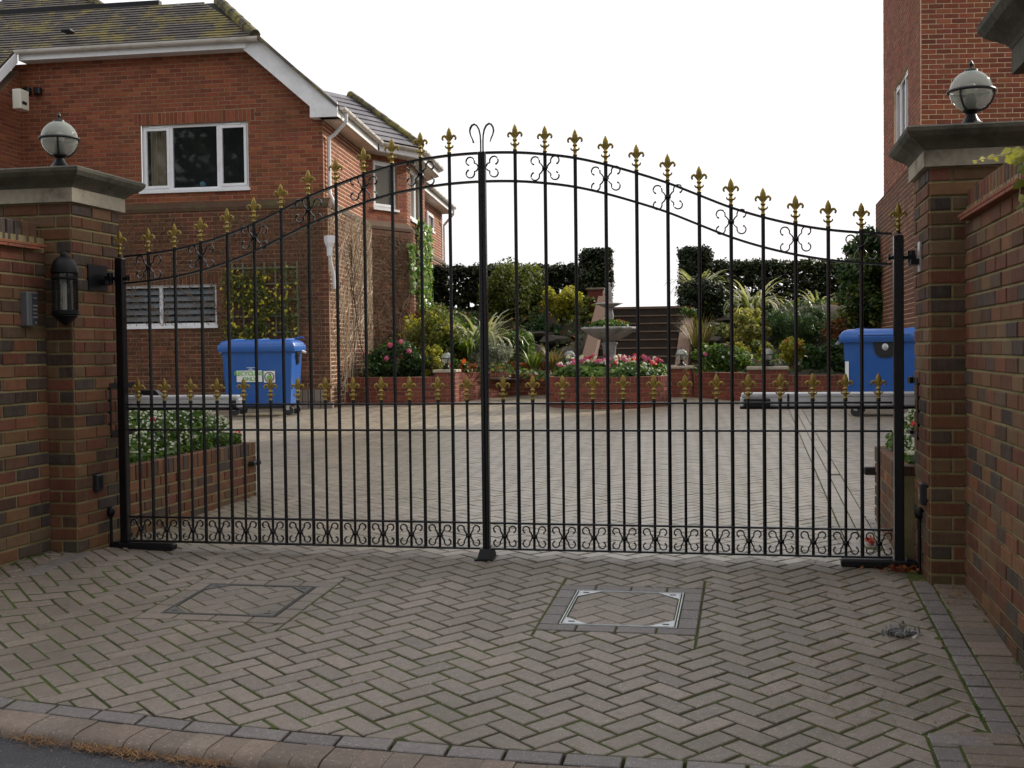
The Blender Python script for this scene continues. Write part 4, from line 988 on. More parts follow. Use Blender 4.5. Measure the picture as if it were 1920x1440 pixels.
mb = MB(); ledge(B0-uA*.02, uA, LA+.04, ZB-.06, ZB+.05, .08); ledge(B1, DS, LBb, ZB-.06, ZB+.05, .08); mb.obj('tiled_ledge', M['ledge'], house)
# bay eaves and hipped slate roof
nA = Vector((uA.y, -uA.x, 0)); nE = Vector((uE.y, -uE.x, 0))
def meet(P, n1, Q, n2, d=.33):      # corner of two offset lines
    A = Matrix(((n1.x, n1.y), (n2.x, n2.y))); r = Vector(((Vector(P)+n1*d).dot(n1), (Vector(Q)+n2*d).dot(n2))); s_ = A.inverted() @ r; return Vector((s_.x, s_.y, 0))
e0 = meet(B0, NS, B0, nA); e1 = meet(B1, nA, B1, NS); e2 = meet(B2, NS, B2, nE); e3 = meet(B3, nE, B3, NS)
for P, Q in ((e0, e1), (e1, e2), (e2, e3)):
    u_ = (Q-P).normalized(); n_ = Vector((u_.y, -u_.x, 0))
    board(house, [P+ZV*(ZE-.17), Q+ZV*(ZE-.17), Q+ZV*(ZE+.03), P+ZV*(ZE+.03)], n_, .02, 'fascia', M['white'])
    gutter(house, P+n_*.065+ZV*(ZE+.01), Q+n_*.065+ZV*(ZE+.01), .058, clips=.6)
mb = MB(); mb.hull([q+ZV*(ZE-.17) for q in (e0, e1, e2, e3, B0-NS*.2, B3-NS*.2)]+[q+ZV*(ZE-.15) for q in (e0, e1, e2, e3, B0-NS*.2, B3-NS*.2)]); mb.obj('bay_soffit', M['gutter'], house)
apex = (B1+B2)/2-NS*1.35; rd = math.tan(math.radians(38)); hz = ZE+.03+rd*1.68; R1 = apex-DS*.45+ZV*hz; R2 = apex+DS*.6+ZV*hz; R0 = apex-NS*2.2+ZV*hz
mb = MB(); mb.hull([q+ZV*(ZE+.02) for q in (e0, e1, e2, e3)]+[R1-ZV*.03, R2-ZV*.03, R0-ZV*.03, R0+DS*.6-ZV*.03, e0-NS*1.5+ZV*ZE, e3-NS*1.5+ZV*ZE]); mb.obj('bay_roof_deck', M['wood'], house)
for P, Q, X, Y in ((e0, e1, R1, R0), (e1, e2, R2, R1)):
    P = P+ZV*(ZE+.05); Q = Q+ZV*(ZE+.05); u_ = (Q-P).normalized(); nn = (Q-P).cross(X-P).normalized(); nn = nn if nn.z > 0 else -nn; up_ = nn.cross(u_).normalized(); up_ = up_ if up_.z > 0 else -up_
    loc = lambda V: ((V-P).dot(u_), (V-P).dot(up_))
    conv = [(0, 0), ((Q-P).length, 0), loc(X), loc(Y)]
    if P is not None: roofplane(house, 'slates', P-u_*1.5, Q, up_, 9, .25, .3, M['slate'], lambda pl: (clip_poly([[(a, b) for a, b in pl]], [(a+1.5, b) for a, b in conv]) or [None])[0], .01)
capline(e1+ZV*(ZE+.1), R1+ZV*.06, 0, .085, 'hip_tile', M['ridge'], house)
# continuation of the flank beyond the bay
L2a = (e3-sF0).dot(DS); side_eave(L2a, 14.5)
far = HC+DS*14.3; rC = (0, 0, 0, 0)
wC1 = uz(797, 395, HC, DS); wC2 = uz(806, 434, HC, DS)
window(house, HC+NS*.06, DS, 0, (wC1[0], wC2[0]+.3, wC2[1], wC1[1]), [], rec=0, label='small far window on the flank')
mb = MB(); dq = far+NS*.07-DS*.1; tq = sF0+NS*.065+DS*14.2
mb.tube([tq+ZV*(ZE-.05), tq+ZV*(ZE-.2), dq+ZV*(ZE-.5), dq+ZV*(ZE-.6), dq+ZV*(ZB-.2), dq+NS*.2+ZV*(ZB-.5), dq+NS*.2+ZV*1], .036, 8); mb.obj('downpipe', M['white'], house, True)
mb = MB(); mb.hull([far-ZV*0, far-UF*5, far+ZV*ZE, far-UF*5+ZV*ZE, far-UF*5-DS*.2, far-UF*5-DS*.2+ZV*ZE]); mb.obj('end_wall', M['redmortar'], house)
# ================================================================ RIGHT BUILDING
tower = thing('brick_building', 'tall red brick building right of the drive with a white upstairs window', 'building')
FH = Vector((FW.x, FW.y, 0)).normalized(); RH = Vector((RT.x, RT.y, 0)).normalized()
TC = aD(1727, 200, 17.8); TC.z = 0; uT = (RH*.9988-FH*.049).normalized(); dT = (FH*math.cos(math.radians(11.2))+RH*math.sin(math.radians(11.2))).normalized()
LT = 19.; TL = 4.9; TH = 11.4  # length and height enlarged out of view to shade the forecourt
wallpiece(tower, 'front_wall', TC, uT, LT, 2.4, TH, None, [], 300, 'red', 'redmortarlight', thick=.03)
mb = MB(); mb.hull([TC+ZV*-.2, TC+uT*LT-ZV*.2, TC+ZV*2.4, TC+uT*LT+ZV*2.4, TC-Vector((uT.y, -uT.x, 0))*.2-ZV*.2, TC+uT*LT-Vector((uT.y, -uT.x, 0))*.2+ZV*2.4]); mb.obj('lower_front_wall', M['red'], tower)
far = TC+dT*TL; nT = Vector((-dT.y, dT.x, 0))
s1 = uz(1676, 168, far, -dT); s2 = uz(1703, 128, far, -dT); s3 = uz(1674, 296, far, -dT)
rT = (s1[0], s2[0], s3[1]+.02, s1[1]); ZM = 4.05
wallpiece(tower, 'side_wall', far, -dT, TL-.03, ZM, TH, None, [rT], 0, 'red', 'redmortarlight', thick=.05)
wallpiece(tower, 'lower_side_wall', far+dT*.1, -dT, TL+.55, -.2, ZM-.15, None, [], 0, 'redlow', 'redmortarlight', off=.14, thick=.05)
window(tower, far, -dT, 0, rT, [rT[0]+(rT[1]-rT[0])*.33, rT[0]+(rT[1]-rT[0])*.66], label='white window high on the side wall')
mb = MB(); O_ = far; n_ = Vector((-dT.y, dT.x, 0)); 
mb.hull([far+n_*.15+ZV*(ZM-.16), TC+n_*.15+ZV*(ZM-.16), far+ZV*ZM+n_*.01, TC+ZV*ZM+n_*.01, far-n_*.05+ZV*(ZM-.1), TC-n_*.05+ZV*(ZM-.1)]); mb.obj('sloped_course', M['redlow'], tower)
mb = MB(); mb.hull([q+ZV*z for q in (TC-nT*.2+dT*.2, TC+uT*LT, far-nT*.2-dT*.2, TC+uT*LT+dT*TL) for z in (-.2, TH)]); mb.obj('core', M['red'], tower)
# ================================================================ PLANTS
def leaves_mesh(name, C_, N_, size, mat, asp=.55, fold=True, up=None, tone=None):
    """many small leaves: centres C_ (k,3), normals N_ (k,3)"""
    k = len(C_); N_ = N_/np.maximum(1e-6, np.linalg.norm(N_, axis=1))[:, None]
    a = rng.normal(size=(k, 3)); a -= (a*N_).sum(1)[:, None]*N_; a /= np.linalg.norm(a, axis=1)[:, None]
    b = np.cross(N_, a); s = size*rng.uniform(.6, 1.35, size=(k, 1))
    V = np.stack([C_-a*s, C_+b*s*asp-N_*s*.12, C_+a*s, C_-b*s*asp-N_*s*.12], 1).reshape(-1, 3)
    me = bpy.data.meshes.new(name); me.vertices.add(4*k); me.vertices.foreach_set('co', V.ravel().astype(np.float32))
    me.loops.add(4*k); me.loops.foreach_set('vertex_index', np.arange(4*k, dtype=np.int32)); me.polygons.add(k)
    me.polygons.foreach_set('loop_start', np.arange(0, 4*k, 4, dtype=np.int32)); me.polygons.foreach_set('loop_total', np.full(k, 4, dtype=np.int32))
    t = rng.random(k) if tone is None else tone
    at = me.attributes.new('rnd', 'FLOAT', 'FACE'); at.data.foreach_set('value', np.clip(t, .001, .98).astype(np.float32))
    me.materials.append(mat); me.update(); me.validate(); return me
def cloud(c, r, n, clumps, csz, flat=False, hollow=.55, box=False):
    """leaf positions gathered in clumps near the surface of an ellipsoid / box; returns centres, normals, tone"""
    c = np.array(c, float); r = np.array(r, float)
    if box:
        K = rng.uniform(-1, 1, (clumps, 3)); ax = rng.integers(0, 3, clumps); m_ = rng.random(clumps) < .75
        K[np.arange(clumps)[m_], ax[m_]] = np.sign(K[np.arange(clumps)[m_], ax[m_]])*rng.uniform(.85, 1, m_.sum())
        K = K*np.maximum(.3, 1-csz*.6/np.maximum(r, .01))
    else:
        K = rng.normal(size=(clumps, 3)); K /= np.linalg.norm(K, axis=1)[:, None]; K *= rng.uniform(hollow, 1, (clumps, 1))
    Kc = c+K*r; idx = rng.integers(0, clumps, n)
    off = rng.normal(size=(n, 3)); off /= np.linalg.norm(off, axis=1)[:, None]; off *= (rng.random((n, 1))**.5)*csz*rng.uniform(.6, 1.3, clumps)[idx][:, None]
    P = Kc[idx]+off; N_ = off/csz+rng.normal(size=(n, 3))*.6+np.array([0, 0, .4])
    tone = rng.random(clumps)[idx]*.55+rng.random(n)*.45
    return P, N_, tone
def shrub(name, label, cat, c, r, n, leaf, mat, clumps=60, csz=None, group=None, stems=5, box=False, asp=.55, flowers=None, hollow=.5, zfoot=None, extra=None):
    c = Vector(c); t = thing(name, label, cat, (c.x, c.y, (c.z-r[2]) if zfoot is None else zfoot), 0, group)
    o = t.location; cs = csz or min(r)*.38
    n = int(n*1.5); r = [q*1.08 for q in r]; P, N_, tn = cloud((0, 0, c.z-o.z), r, n, clumps, cs, box=box, hollow=hollow)
    link('foliage', leaves_mesh('foliage', P, N_, leaf, LM[mat], asp, tone=tn), t)
    if extra:
        P, N_, tn = cloud((0, 0, c.z-o.z), [q*1.02 for q in r], extra[1], max(5, clumps//3), cs, hollow=.8)
        link('young_leaves', leaves_mesh('young_leaves', P, N_, leaf*.9, LM[extra[0]], asp, tone=tn), t)
    if flowers:
        for (fm, fn, fs) in flowers:
            heads = rng.normal(size=(fn, 3)); heads /= np.linalg.norm(heads, axis=1)[:, None]; heads[:, 2] = np.abs(heads[:, 2]); heads[:, 1] = -np.abs(heads[:, 1])
            H_ = heads*np.array(r)*1.02+np.array([0, 0, c.z-o.z]); P = np.repeat(H_, 9, 0); d = rng.normal(size=P.shape); d /= np.linalg.norm(d, axis=1)[:, None]
            link('flowers', leaves_mesh('flowers', P+d*fs*.8, d, fs*.75, LM[fm], .8), t)['kind'] = 'stuff'
    if stems:
        mb = MB()
        for i in range(stems):
            a = random.uniform(0, 6.28); e = Vector((math.cos(a)*r[0]*.55, math.sin(a)*r[1]*.55, (c.z-o.z)+r[2]*random.uniform(0, .5)))
            mb.tube([(math.cos(a)*.03, math.sin(a)*.03, -.1), e*.5+Vector((0, 0, .05)), e], [.018, .012, .006], 5)
        mb.obj('stems', M['trunk'], t)
    return t
def strap_plant(name, label, c, n, L, mat, w=.03, group=None, droop=1., zc=0, cat='plant'):
    t = thing(name, label, cat, c, 0, group); mb = MB()
    for i in range(n):
        az = random.uniform(0, 6.283); ln = L*random.uniform(.65, 1.1); lean = random.uniform(.6, 1.5)*droop; pts = []; N = 7
        d = Vector((math.cos(az), math.sin(az), 0)); side = Vector((-d.y, d.x, 0)); p = Vector(d*.04); ang = math.pi/2-lean*.45
        for k in range(N+1):
            pts.append((p.copy(), ang)); p += (d*math.cos(ang)+ZV*math.sin(ang))*(ln/N); ang -= lean*.30*(k+1)/N*2.0*droop
        vs = []; mb.rn = random.uniform(.01, .98)
        for k, (q, a_) in enumerate(pts):
            ww = w*(1-(k/N)**2.2)*(.55+.45*min(1, k/2))+.001; vs += [q-side*ww, q+ZV*-.0*ww-d*ww*.25, q+side*ww]
        mb.add(vs, [f for k in range(N) for f in ((3*k, 3*k+1, 3*k+4, 3*k+3), (3*k+1, 3*k+2, 3*k+5, 3*k+4))])
    mb.obj('leaves', LM[mat], t, True); return t
# ---------------------------------------------------------------- retaining walls round the court
def low_wall(parent, P, Q, top, zb, thick=.22, nind=40, mat='planterbrick'):
    P, Q = Vector(P), Vector(Q); u = (Q-P).normalized(); L = (Q-P).length; n = Vector((u.y, -u.x, 0))
    mb = MB(); vs = [P+u*a-n*d+ZV*z for z in (zb-.3, top-.004) for d in (.004, thick) for a in (0, L)]; mb.hull(vs); w = mb.obj('mortar_core', M['redmortar'], parent)
    k = int(round((top-.11-zb)/.075))+1; ps = bond(L, top-.112, z0=top-.112-k*.075)
    pieces(ps, parent, 'brick', M[mat], (P, u, ZV, n), nind, joint=.013, ch=.003, depth=.02, proud=.005)
    so = [rectp(a, min(a+.075, L), top-.112, top) for a in np.arange(0, L-.03, .075)]
    pieces(so, parent, 'coping_brick', M[mat], (P, u, ZV, n), nind, joint=.010, ch=.004, depth=.2, proud=.006)
RW = thing('retaining_wall', 'low curved red brick retaining wall round the back of the courtyard', 'garden wall')
def gp(px, py): p = aG(px, py); return Vector((p.x, p.y, 0))
def dpt(px, D): p = aD(px, 700, D); return Vector((p.x, p.y, 0))
a0 = dpt(640, 21.6); a1 = dpt(818, 21.15); a2 = dpt(853, 21.4); b1 = dpt(905, 22.4); b2 = dpt(960, 23.2); b3 = dpt(1035, 23.5); b4 = dpt(1100, 23.3)
topL = CAM.z+(660-707)/F0*21.3
low_wall(RW, a0, a1, topL, .24); low_wall(RW, a2+Vector((0, .12, 0)), b1, topL+.06, .25); low_wall(RW, b1, b2, topL+.06, .26); low_wall(RW, b2, b3, topL+.06, .28); low_wall(RW, b3, b4, topL+.06, .28)
c0 = dpt(1256, 22.0); c1 = dpt(1300, 21.85); c2 = dpt(1404, 20.3); c3 = dpt(1478, 20.0); c4 = dpt(1640, 19.6)
topR = CAM.z+(653-697)/F0*21.6
RW2 = thing('retaining_wall', 'low red brick retaining wall right of the steps, running to the right bin', 'garden wall')
low_wall(RW2, c1, c2, topR, .28); low_wall(RW2, c3, c4, topR-.04, .27)
def garden_pillar(p, w, top, label, zb=.25):
    t = thing('garden_pillar', label, 'pillar', (0, 0, 0), 0, 'low brick pillars with lamps'); p = Vector(p); u = UF
    n = Vector((u.y, -u.x, 0)); q = p-u*w/2; mb = MB(); mb.hull([q+u*a-n*d+ZV*z for a in (0.004, w-.004) for d in (.004, w-.004) for z in (zb-.3, top)]); mb.obj('mortar_core', M['redmortar'], t)
    for (O, uu) in ((q, u), (q+u*w, -n), (q-n*w, n)):
        pieces(bond(w, top, z0=top-.075*9), t, 'brick', M['planterbrick'], (O, uu, ZV, Vector((uu.y, -uu.x, 0))), 40, joint=.015, ch=.003, depth=.02, proud=.005)
    cpt = p-n*w/2; mb = MB(); mb.rbox((cpt.x, cpt.y, top+.028), (w+.07, w+.07, .055), .012); mb.obj('pillar_cap', M['stone'], t)
    return cpt
zt = CAM.z+(659-699)/F0*21.2; cp1 = garden_pillar((a1+a2)/2-Vector((0, .05, 0)), .36, zt, 'brick garden pillar left of the round planter, by the pink flowers')
cp2 = garden_pillar((c0+c1)/2, .40, CAM.z+(653-691)/F0*21.9, 'brick garden pillar at the right foot of the steps')
cp3 = garden_pillar((c2+c3)/2, .64, CAM.z+(652-694)/F0*20.1, 'wide brick garden pillar midway between steps and right bin')
LG = 'small globe lamps on the garden pillars'
globe_lamp('small globe lamp on the pillar beside the pink flowers', (cp1.x, cp1.y, zt+.055), .98, LG)
globe_lamp('small globe lamp at the right foot of the steps', (cp2.x, cp2.y, CAM.z+(653-691)/F0*21.9+.055), 1., LG)
globe_lamp('small globe lamp on the wide pillar before the yellow shrub', (cp3.x, cp3.y, CAM.z+(652-694)/F0*20.1+.055), 1., LG)
p = aD(1068, 676, 22.8); globe_lamp('small globe lamp half hidden at the left foot of the steps', (p.x, p.y, p.z-.12), 1., LG)
# garden banks behind the walls
def bank_z(x, y):
    d = y-14.4; 
    if d < 0: return .62
    return min(2.0, .60+.10*d+(.33*(d-3) if d > 3 else 0)) + .10*math.sin(x*2.1+y)*min(1, max(0, d)) 
X0s, X1s = aD(1085, 690, 22.6).x, aD(1270, 690, 22.6).x
bk = MB()
for (xa, xb) in ((-7.5, X0s-.15), (X1s+.1, 9)):
    nx, ny = 34, 40; vs = []
    for j in range(ny+1):
        for i in range(nx+1):
            x = xa+(xb-xa)*i/nx; 
            yb = 14.15 if xa > 0 else (14.1 if x < -3.9 else min(16.6, 14.1+(x+3.9)*1.9))
            if xa > 0: yb = 16.0 - min(1, max(0, (x-.6)/1.2))*2.0
            y = yb+(26-yb)*j/ny; vs.append((x, y, bank_z(x, y-yb+14.4)+random.uniform(-.03, .03)))
    bk.add(vs, [(j*(nx+1)+i, j*(nx+1)+i+1, (j+1)*(nx+1)+i+1, (j+1)*(nx+1)+i) for j in range(ny) for i in range(nx)])
o = bk.obj('garden_bank', M['bank'], None, True); o['kind'] = 'structure'
terr2 = sheet('upper_terrace', -60, 60, 21.5, 90, 20, 12, lambda x, y: 2.0 if y > 22 else 1.9, M['bank'])
for nm, lab, mat_, xa, xb, n_, seed in (('ground_cover', 'low mixed green ground cover over the left bank', 'mid', -7.4, X0s-.2, 9000, 1), ('ground_cover', 'low mixed green ground cover over the right bank', 'mid', X1s+.2, 5.5, 9000, 2)):
    o = thing(nm, lab, 'ground cover'); o['kind'] = 'stuff'
    for m_, fr_ in (('dark', .5), ('olive', .3), ('rust', .2)):
        k = int(n_*fr_); x = rng.uniform(xa, xb, k); y = rng.uniform(14.6, 21.5, k); keep = np.sin(x*3.1+seed)+np.cos(y*2.7+x)+rng.normal(size=k)*.8 > (-1.2 if m_ == 'dark' else -.2); x, y = x[keep], y[keep]
        z = np.array([bank_z(a, b-(14.15 if xa < 0 else 14.6)+14.4) for a, b in zip(x, y)])+rng.random(len(x))*.16+.02
        P = np.stack([x, y, z], 1); link('foliage', leaves_mesh('foliage', P, rng.normal(size=P.shape)*.7+np.array([0, -.5, .8]), .05, LM[m_], .6), o)
# ---------------------------------------------------------------- steps
st_ = thing('garden_steps', 'flight of brown steps between two sloping brick cheek walls', 'steps')
D0, zst = 22.15, .36; nst = 11
def stp(px, D): p = aD(px, 650, D); return Vector((p.x, p.y, 0))
sl = stp(1104, 22.4); sr = stp(1264, 22.4); sd = Vector((.012, 1, 0)).normalized(); su = (sr-sl).normalized(); su = Vector((1, .0, 0)); Lw = (sr-sl).length
for k in range(nst):
    z1 = .36+.17*k; o_ = sl+sd*(.30*k); mb = MB(); mb.span((o_.x, o_.y, z1-.20), (o_.x+Lw, o_.y+.6, z1-.03)); mb.obj('riser', M['step'], st_)
    mb = MB(); mb.span((o_.x+.002, o_.y-.025, z1-.029), (o_.x+Lw-.002, o_.y+.33, z1)); mb.obj('tread', M['nosing'], st_)
zt_ = .36+.17*(nst-1); o_ = sl+sd*(.30*nst); mb = MB(); mb.span((o_.x-.1, o_.y, zt_-.16), (o_.x+Lw+.1, o_.y+.25, zt_+.03)); mb.obj('top_course', M['redlow'], st_)
for sgn, x in ((-1, sl.x), (1, sr.x)):
    mb = MB(); w = .24; xa, xb = (x-w, x) if sgn < 0 else (x, x+w); y0_ = sl.y-.15; y1_ = sl.y+.3*nst+.1
    mb.hull([(xx, yy, zz) for xx in (xa, xb) for yy, zz in ((y0_, 0), (y0_, .62), (y1_, 0), (y1_, zt_+(.28 if sgn < 0 else .0)))]); mb.obj('cheek_wall', M['cheek'], st_)
p = aD(1116, 556, 26.2); t = thing('garden_pillar', 'tall brick pillar with pale cap at the head of the steps', 'pillar', (0, 0, 0), 0, 'low brick pillars with lamps')
mb = MB(); mb.span((p.x-.17, p.y, 1.6), (p.x+.17, p.y+.34, p.z+.14)); mb.obj('shaft', M['planterbrick'], t); mb = MB(); mb.rbox((p.x, p.y+.17, p.z+.165), (.42, .42, .06), .02); mb.obj('pillar_cap', M['nosing'], t)
# ---------------------------------------------------------------- round planter and fountain
FC = aD(1143, 700, 20.15); FC.z = 0; ft_top = CAM.z+(655-706.5)/F0*19.1; RP = 1.03
t = thing('round_planter', 'round red brick planter filled with geraniums round the fountain', 'planter')
mb = MB(); mb.lathe([(RP-.004, .0), (RP-.004, ft_top-.004), (RP-.22, ft_top-.004), (RP-.22, ft_top-.1), (.02, ft_top-.1)], 48, FC); mb.obj('mortar_core', M['redmortar'], t)
def ringpieces(rows, soldier):
    fr_ = []
    N = 28; ang = 2*math.pi/N
    for (za, zb_, w, nn, ph) in rows:
        for i in range(nn):
            a = (i+ph)*2*math.pi/nn; fr_.append((a, w, za, zb_))
    return fr_
nS = int(2*math.pi*RP/.225); nH = nS*3; bm1 = MB(); prism_top(bm1, rectp(-.105, .105, -.0305, .0305), -.03, 0, .003, lambda a, b, h: (a, b, h)); bmesh_ = bm1.mesh('brick', M['planterbrick'])
bm2 = MB(); prism_top(bm2, rectp(-.031, .031, -.051, .051), -.03, 0, .003, lambda a, b, h: (a, b, h)); bmes2 = bm2.mesh('coping_brick', M['planterbrick'])
def onring(a, z, me, nm):
    n = Vector((math.cos(a), math.sin(a), 0)); u = Vector((-n.y, n.x, 0)); o = FC+n*(RP+.006)+ZV*z
    link(nm, me, t, Matrix(((u.x, 0, n.x, o.x), (u.y, 0, n.y, o.y), (0, 1, 0, o.z), (0, 0, 0, 1))))
for i in range(nS*3):
    a = (i+.5)*2*math.pi/(nS*3)
    if math.sin(a) < .25: onring(a, ft_top-.056, bmes2, 'coping_brick')
for r in range(6):
    for i in range(nS):
        a = (i+.5*(r % 2))*2*math.pi/nS
        if math.sin(a) < .25: onring(a, ft_top-.112-.0375-.075*r, bmesh_, 'brick')
fo = thing('fountain', 'two tier grey stone fountain with shell bowls and a small figure on top', 'fountain', (FC.x, FC.y, ft_top-.1))
z0_ = ft_top-.1
zb1 = CAM.z+(655-615)/F0*20.15-z0_; zb2 = CAM.z+(655.5-570)/F0*20.15-z0_
mb = MB(); mb.lathe([(.17, 0), (.17, .05), (.13, .09), (.10, .14), (.085, .25), (.10, .40), (.12, zb1-.30), (.15, zb1-.26), (.10, zb1-.22)], 20); mb.obj('pedestal', M['fountain'], fo, True)
mb = MB(); mb.lathe([(.10, zb1-.22), (.20, zb1-.185), (.30, zb1-.135), (.385, zb1-.075), (.44, zb1-.035), (.468, zb1-.012), (.462, zb1+.012), (.435, zb1+.018), (.38, zb1-.01), (.25, zb1-.05), (.05, zb1-.07)], 64, rip=(.045, 12, .3)); mb.obj('lower_bowl', M['fountain'], fo, True)
mb = MB(); mb.lathe([(.07, zb1-.07), (.075, zb1+.05), (.06, zb1+.12), (.085, zb1+.2), (.06, zb2-.09), (.08, zb2-.06)], 16); mb.obj('upper_stem', M['fountain'], fo, True)
mb = MB(); mb.lathe([(.05, zb2-.07), (.12, zb2-.045), (.19, zb2-.012), (.235, zb2), (.21, zb2+.012), (.15, zb2), (.03, zb2-.01)], 48, rip=(.06, 10, .15)); mb.obj('upper_bowl', M['fountain'], fo, True)
# little figure, grown from a skeleton
def skin_figure(name, J, E_, R_, mat, parent, z):
    me = bpy.data.meshes.new(name); me.from_pydata([(a, b, c+z) for a, b, c in J], E_, []); o = link(name, me, parent)
    md = o.modifiers.new('skin', 'SKIN'); md.use_smooth_shade = True
    for i, r in enumerate(R_): me.skin_vertices[0].data[i].radius = (r, r); me.skin_vertices[0].data[i].use_root = (i == 0)
    md = o.modifiers.new('sub', 'SUBSURF'); md.levels = 1; md.render_levels = 1
    me.materials.append(mat); return o
J = [(0, 0, .15), (0, 0, .21), (0, 0, .27), (0, 0, .305), (0, -.005, .335), (0, -.005, .375), (-.05, 0, .265), (-.085, -.02, .21), (-.05, -.06, .19), (.05, 0, .265), (.08, -.02, .31), (.06, -.03, .37), (-.03, 0, .11), (-.035, -.02, .06), (-.03, 0, 0), (.03, 0, .11), (.035, .005, .06), (.03, 0, 0)]
Ed = [(0, 1), (1, 2), (2, 3), (3, 4), (4, 5), (2, 6), (6, 7), (7, 8), (2, 9), (9, 10), (10, 11), (0, 12), (12, 13), (13, 14), (0, 15), (15, 16), (16, 17)]
skin_figure('figure', J, Ed, [.045, .048, .042, .02, .034, .03, .02, .017, .013, .02, .017, .013, .03, .024, .018, .03, .024, .018], M['fountain'], fo, zb2-.01)
# geraniums of the planter
def flowerbed(name, label, parent_loc, fpos, n, leaf, mat, flowers, r, cat='flowers', group=None):
    t = thing(name, label, cat, parent_loc, 0, group); P, N_, tn = fpos(n)
    link('foliage', leaves_mesh('foliage', P, N_, leaf, LM[mat], .8, tone=tn), t)
    for nm, fm, fn, fs in flowers:
        P, N_, _ = fpos(fn, True); P = np.repeat(P, 10, 0); d = rng.normal(size=P.shape); d /= np.linalg.norm(d, axis=1)[:, None]; d[:, 2] = np.abs(d[:, 2])
        link(nm, leaves_mesh(nm, P+d*fs*.7, d, fs*.7, LM[fm], .8), t)['kind'] = 'stuff'
    return t
def disc(n, top=False):
    a = rng.random(n)*2*np.pi; rr = np.sqrt(rng.random(n))*.96; 
    z = .10+.10*np.cos(rr*1.3)+(.06+rng.random(n)*.06 if top else -rng.random(n)*.16)
    if top: rr = rr*.93
    P = np.stack([np.cos(a)*rr, np.sin(a)*rr, z+(0.05*np.sin(a*5))], 1); N_ = np.stack([np.cos(a)*rr, np.sin(a)*rr, np.ones(n)*.8], 1)+rng.normal(size=(n, 3))*.4
    return P, N_, rng.random(n)
flowerbed('geraniums', 'geraniums with pink, red and white heads in the round planter', (FC.x, FC.y, ft_top), disc, 5200, .042, 'mid', [('pink_flowers', 'pink', 46, .045), ('red_flowers', 'red', 22, .045), ('white_flowers', 'white', 40, .042)], 1)
def disc2(n, top=False):
    a = rng.random(n)*2*np.pi; rr = np.sqrt(rng.random(n))*.33; z = (.14 if top else .10)*(1-rr/.5)+rng.random(n)*.08
    return np.stack([np.cos(a)*rr, np.sin(a)*rr, z], 1), np.stack([np.cos(a)*rr, np.sin(a)*rr, np.ones(n)*.3], 1)+rng.normal(size=(n, 3))*.3, rng.random(n)
flowerbed('bowl_plants', 'small red flowered plants growing in the lower bowl of the fountain', (FC.x, FC.y, zb1+z0_-.02), disc2, 500, .035, 'mid', [('red_flowers', 'red', 5, .03)], 1)
# ---------------------------------------------------------------- raised beds just inside the gates
def bed_(sg, x, y0, y1, top, label, fl, pl):
    t = thing('raised_bed', label, 'raised bed', (0, 0, 0), 0, 'raised brick beds inside the gates'); zb = gz(x, (y0+y1)/2)
    xa = x; xb = x+sg*.9; mb = MB(); mb.span((min(xa+sg*.004, xb), y0, zb-.3), (max(xa+sg*.004, xb), y1-.004, top-.06)); mb.obj('mortar_core', M['mortar'], t)
    L = y1-y0
    O, u = ((x, y1, 0), (0, -1, 0)) if sg > 0 else ((x, y0, 0), (0, 1, 0)); u = Vector(u); n = Vector((u.y, -u.x, 0))
    pieces(bond(L, top-.112, z0=top-.112-.075*6), t, 'brick', M['stock'], (O, u, ZV, n), 120, joint=.015, ch=.003, depth=.02, proud=.005)
    pieces([rectp(a, min(a+.075, L), top-.112, top) for a in np.arange(0, L-.02, .075)], t, 'coping_brick', M['stock'], (O, u, ZV, n), 80, joint=.010, ch=.004, depth=.11, proud=.006)
    mb = MB(); mb.span((min(x+sg*.1, xb), y0, top-.1), (max(x+sg*.1, xb), y1-.1, top-.03)); mb.obj('soil', M['soil'], t)
    def strip(n_, top_=False):
        X = sg*(rng.random(n_)*.62+.06); Y = rng.random(n_)*L*pl[1]-L/2*pl[1]+pl[2]; ed = np.clip(np.abs(X)/.25, .4, 1)
        Z = (.33*ed)*(.78+.22*np.sin(Y*4.)+.12*Y)*(1 if top_ else rng.random(n_)**.6)+(.02 if top_ else 0)
        return np.stack([X, Y, Z], 1), rng.normal(size=(n_, 3))*.6+np.array([-sg*.3, -.3, .7]), rng.random(n_)
    flowerbed('bedding_flowers', fl, (x, (y0+y1)/2, top-.04), strip, pl[0], .022, 'mid', [('white_flowers', 'white', 760, .010), ('red_flowers', 'red', pl[3], .024)], 1, group='bedding plants in the raised beds')
    return t
bed_(-1, -2.49, .2, 2.38, .452, 'raised brick bed of white and red flowers behind the left gate leaf', 'white and red bedding flowers in the left raised bed', (7000, .92, 0, 9))
bed_(1, 2.36, .2, 1.62, .50, 'raised brick bed of red and white flowers behind the right gate pier', 'leafy red and white bedding flowers in the right raised bed', (3400, .9, 0, 14))
p = aX(471, 868, -2.49); box_thing('bed_light', 'small black brick light near the end of the left raised bed', 'light', (-2.49+.03, p.y, p.z), (.06, .14, .035), M['blk'])
p = aX(1634, 875, 2.36); box_thing('photocell', 'tiny black sensor sticking out at the end of the right raised bed', 'photocell', (2.33, 1.60, p.z), (.09, .05, .055), M['blk'])
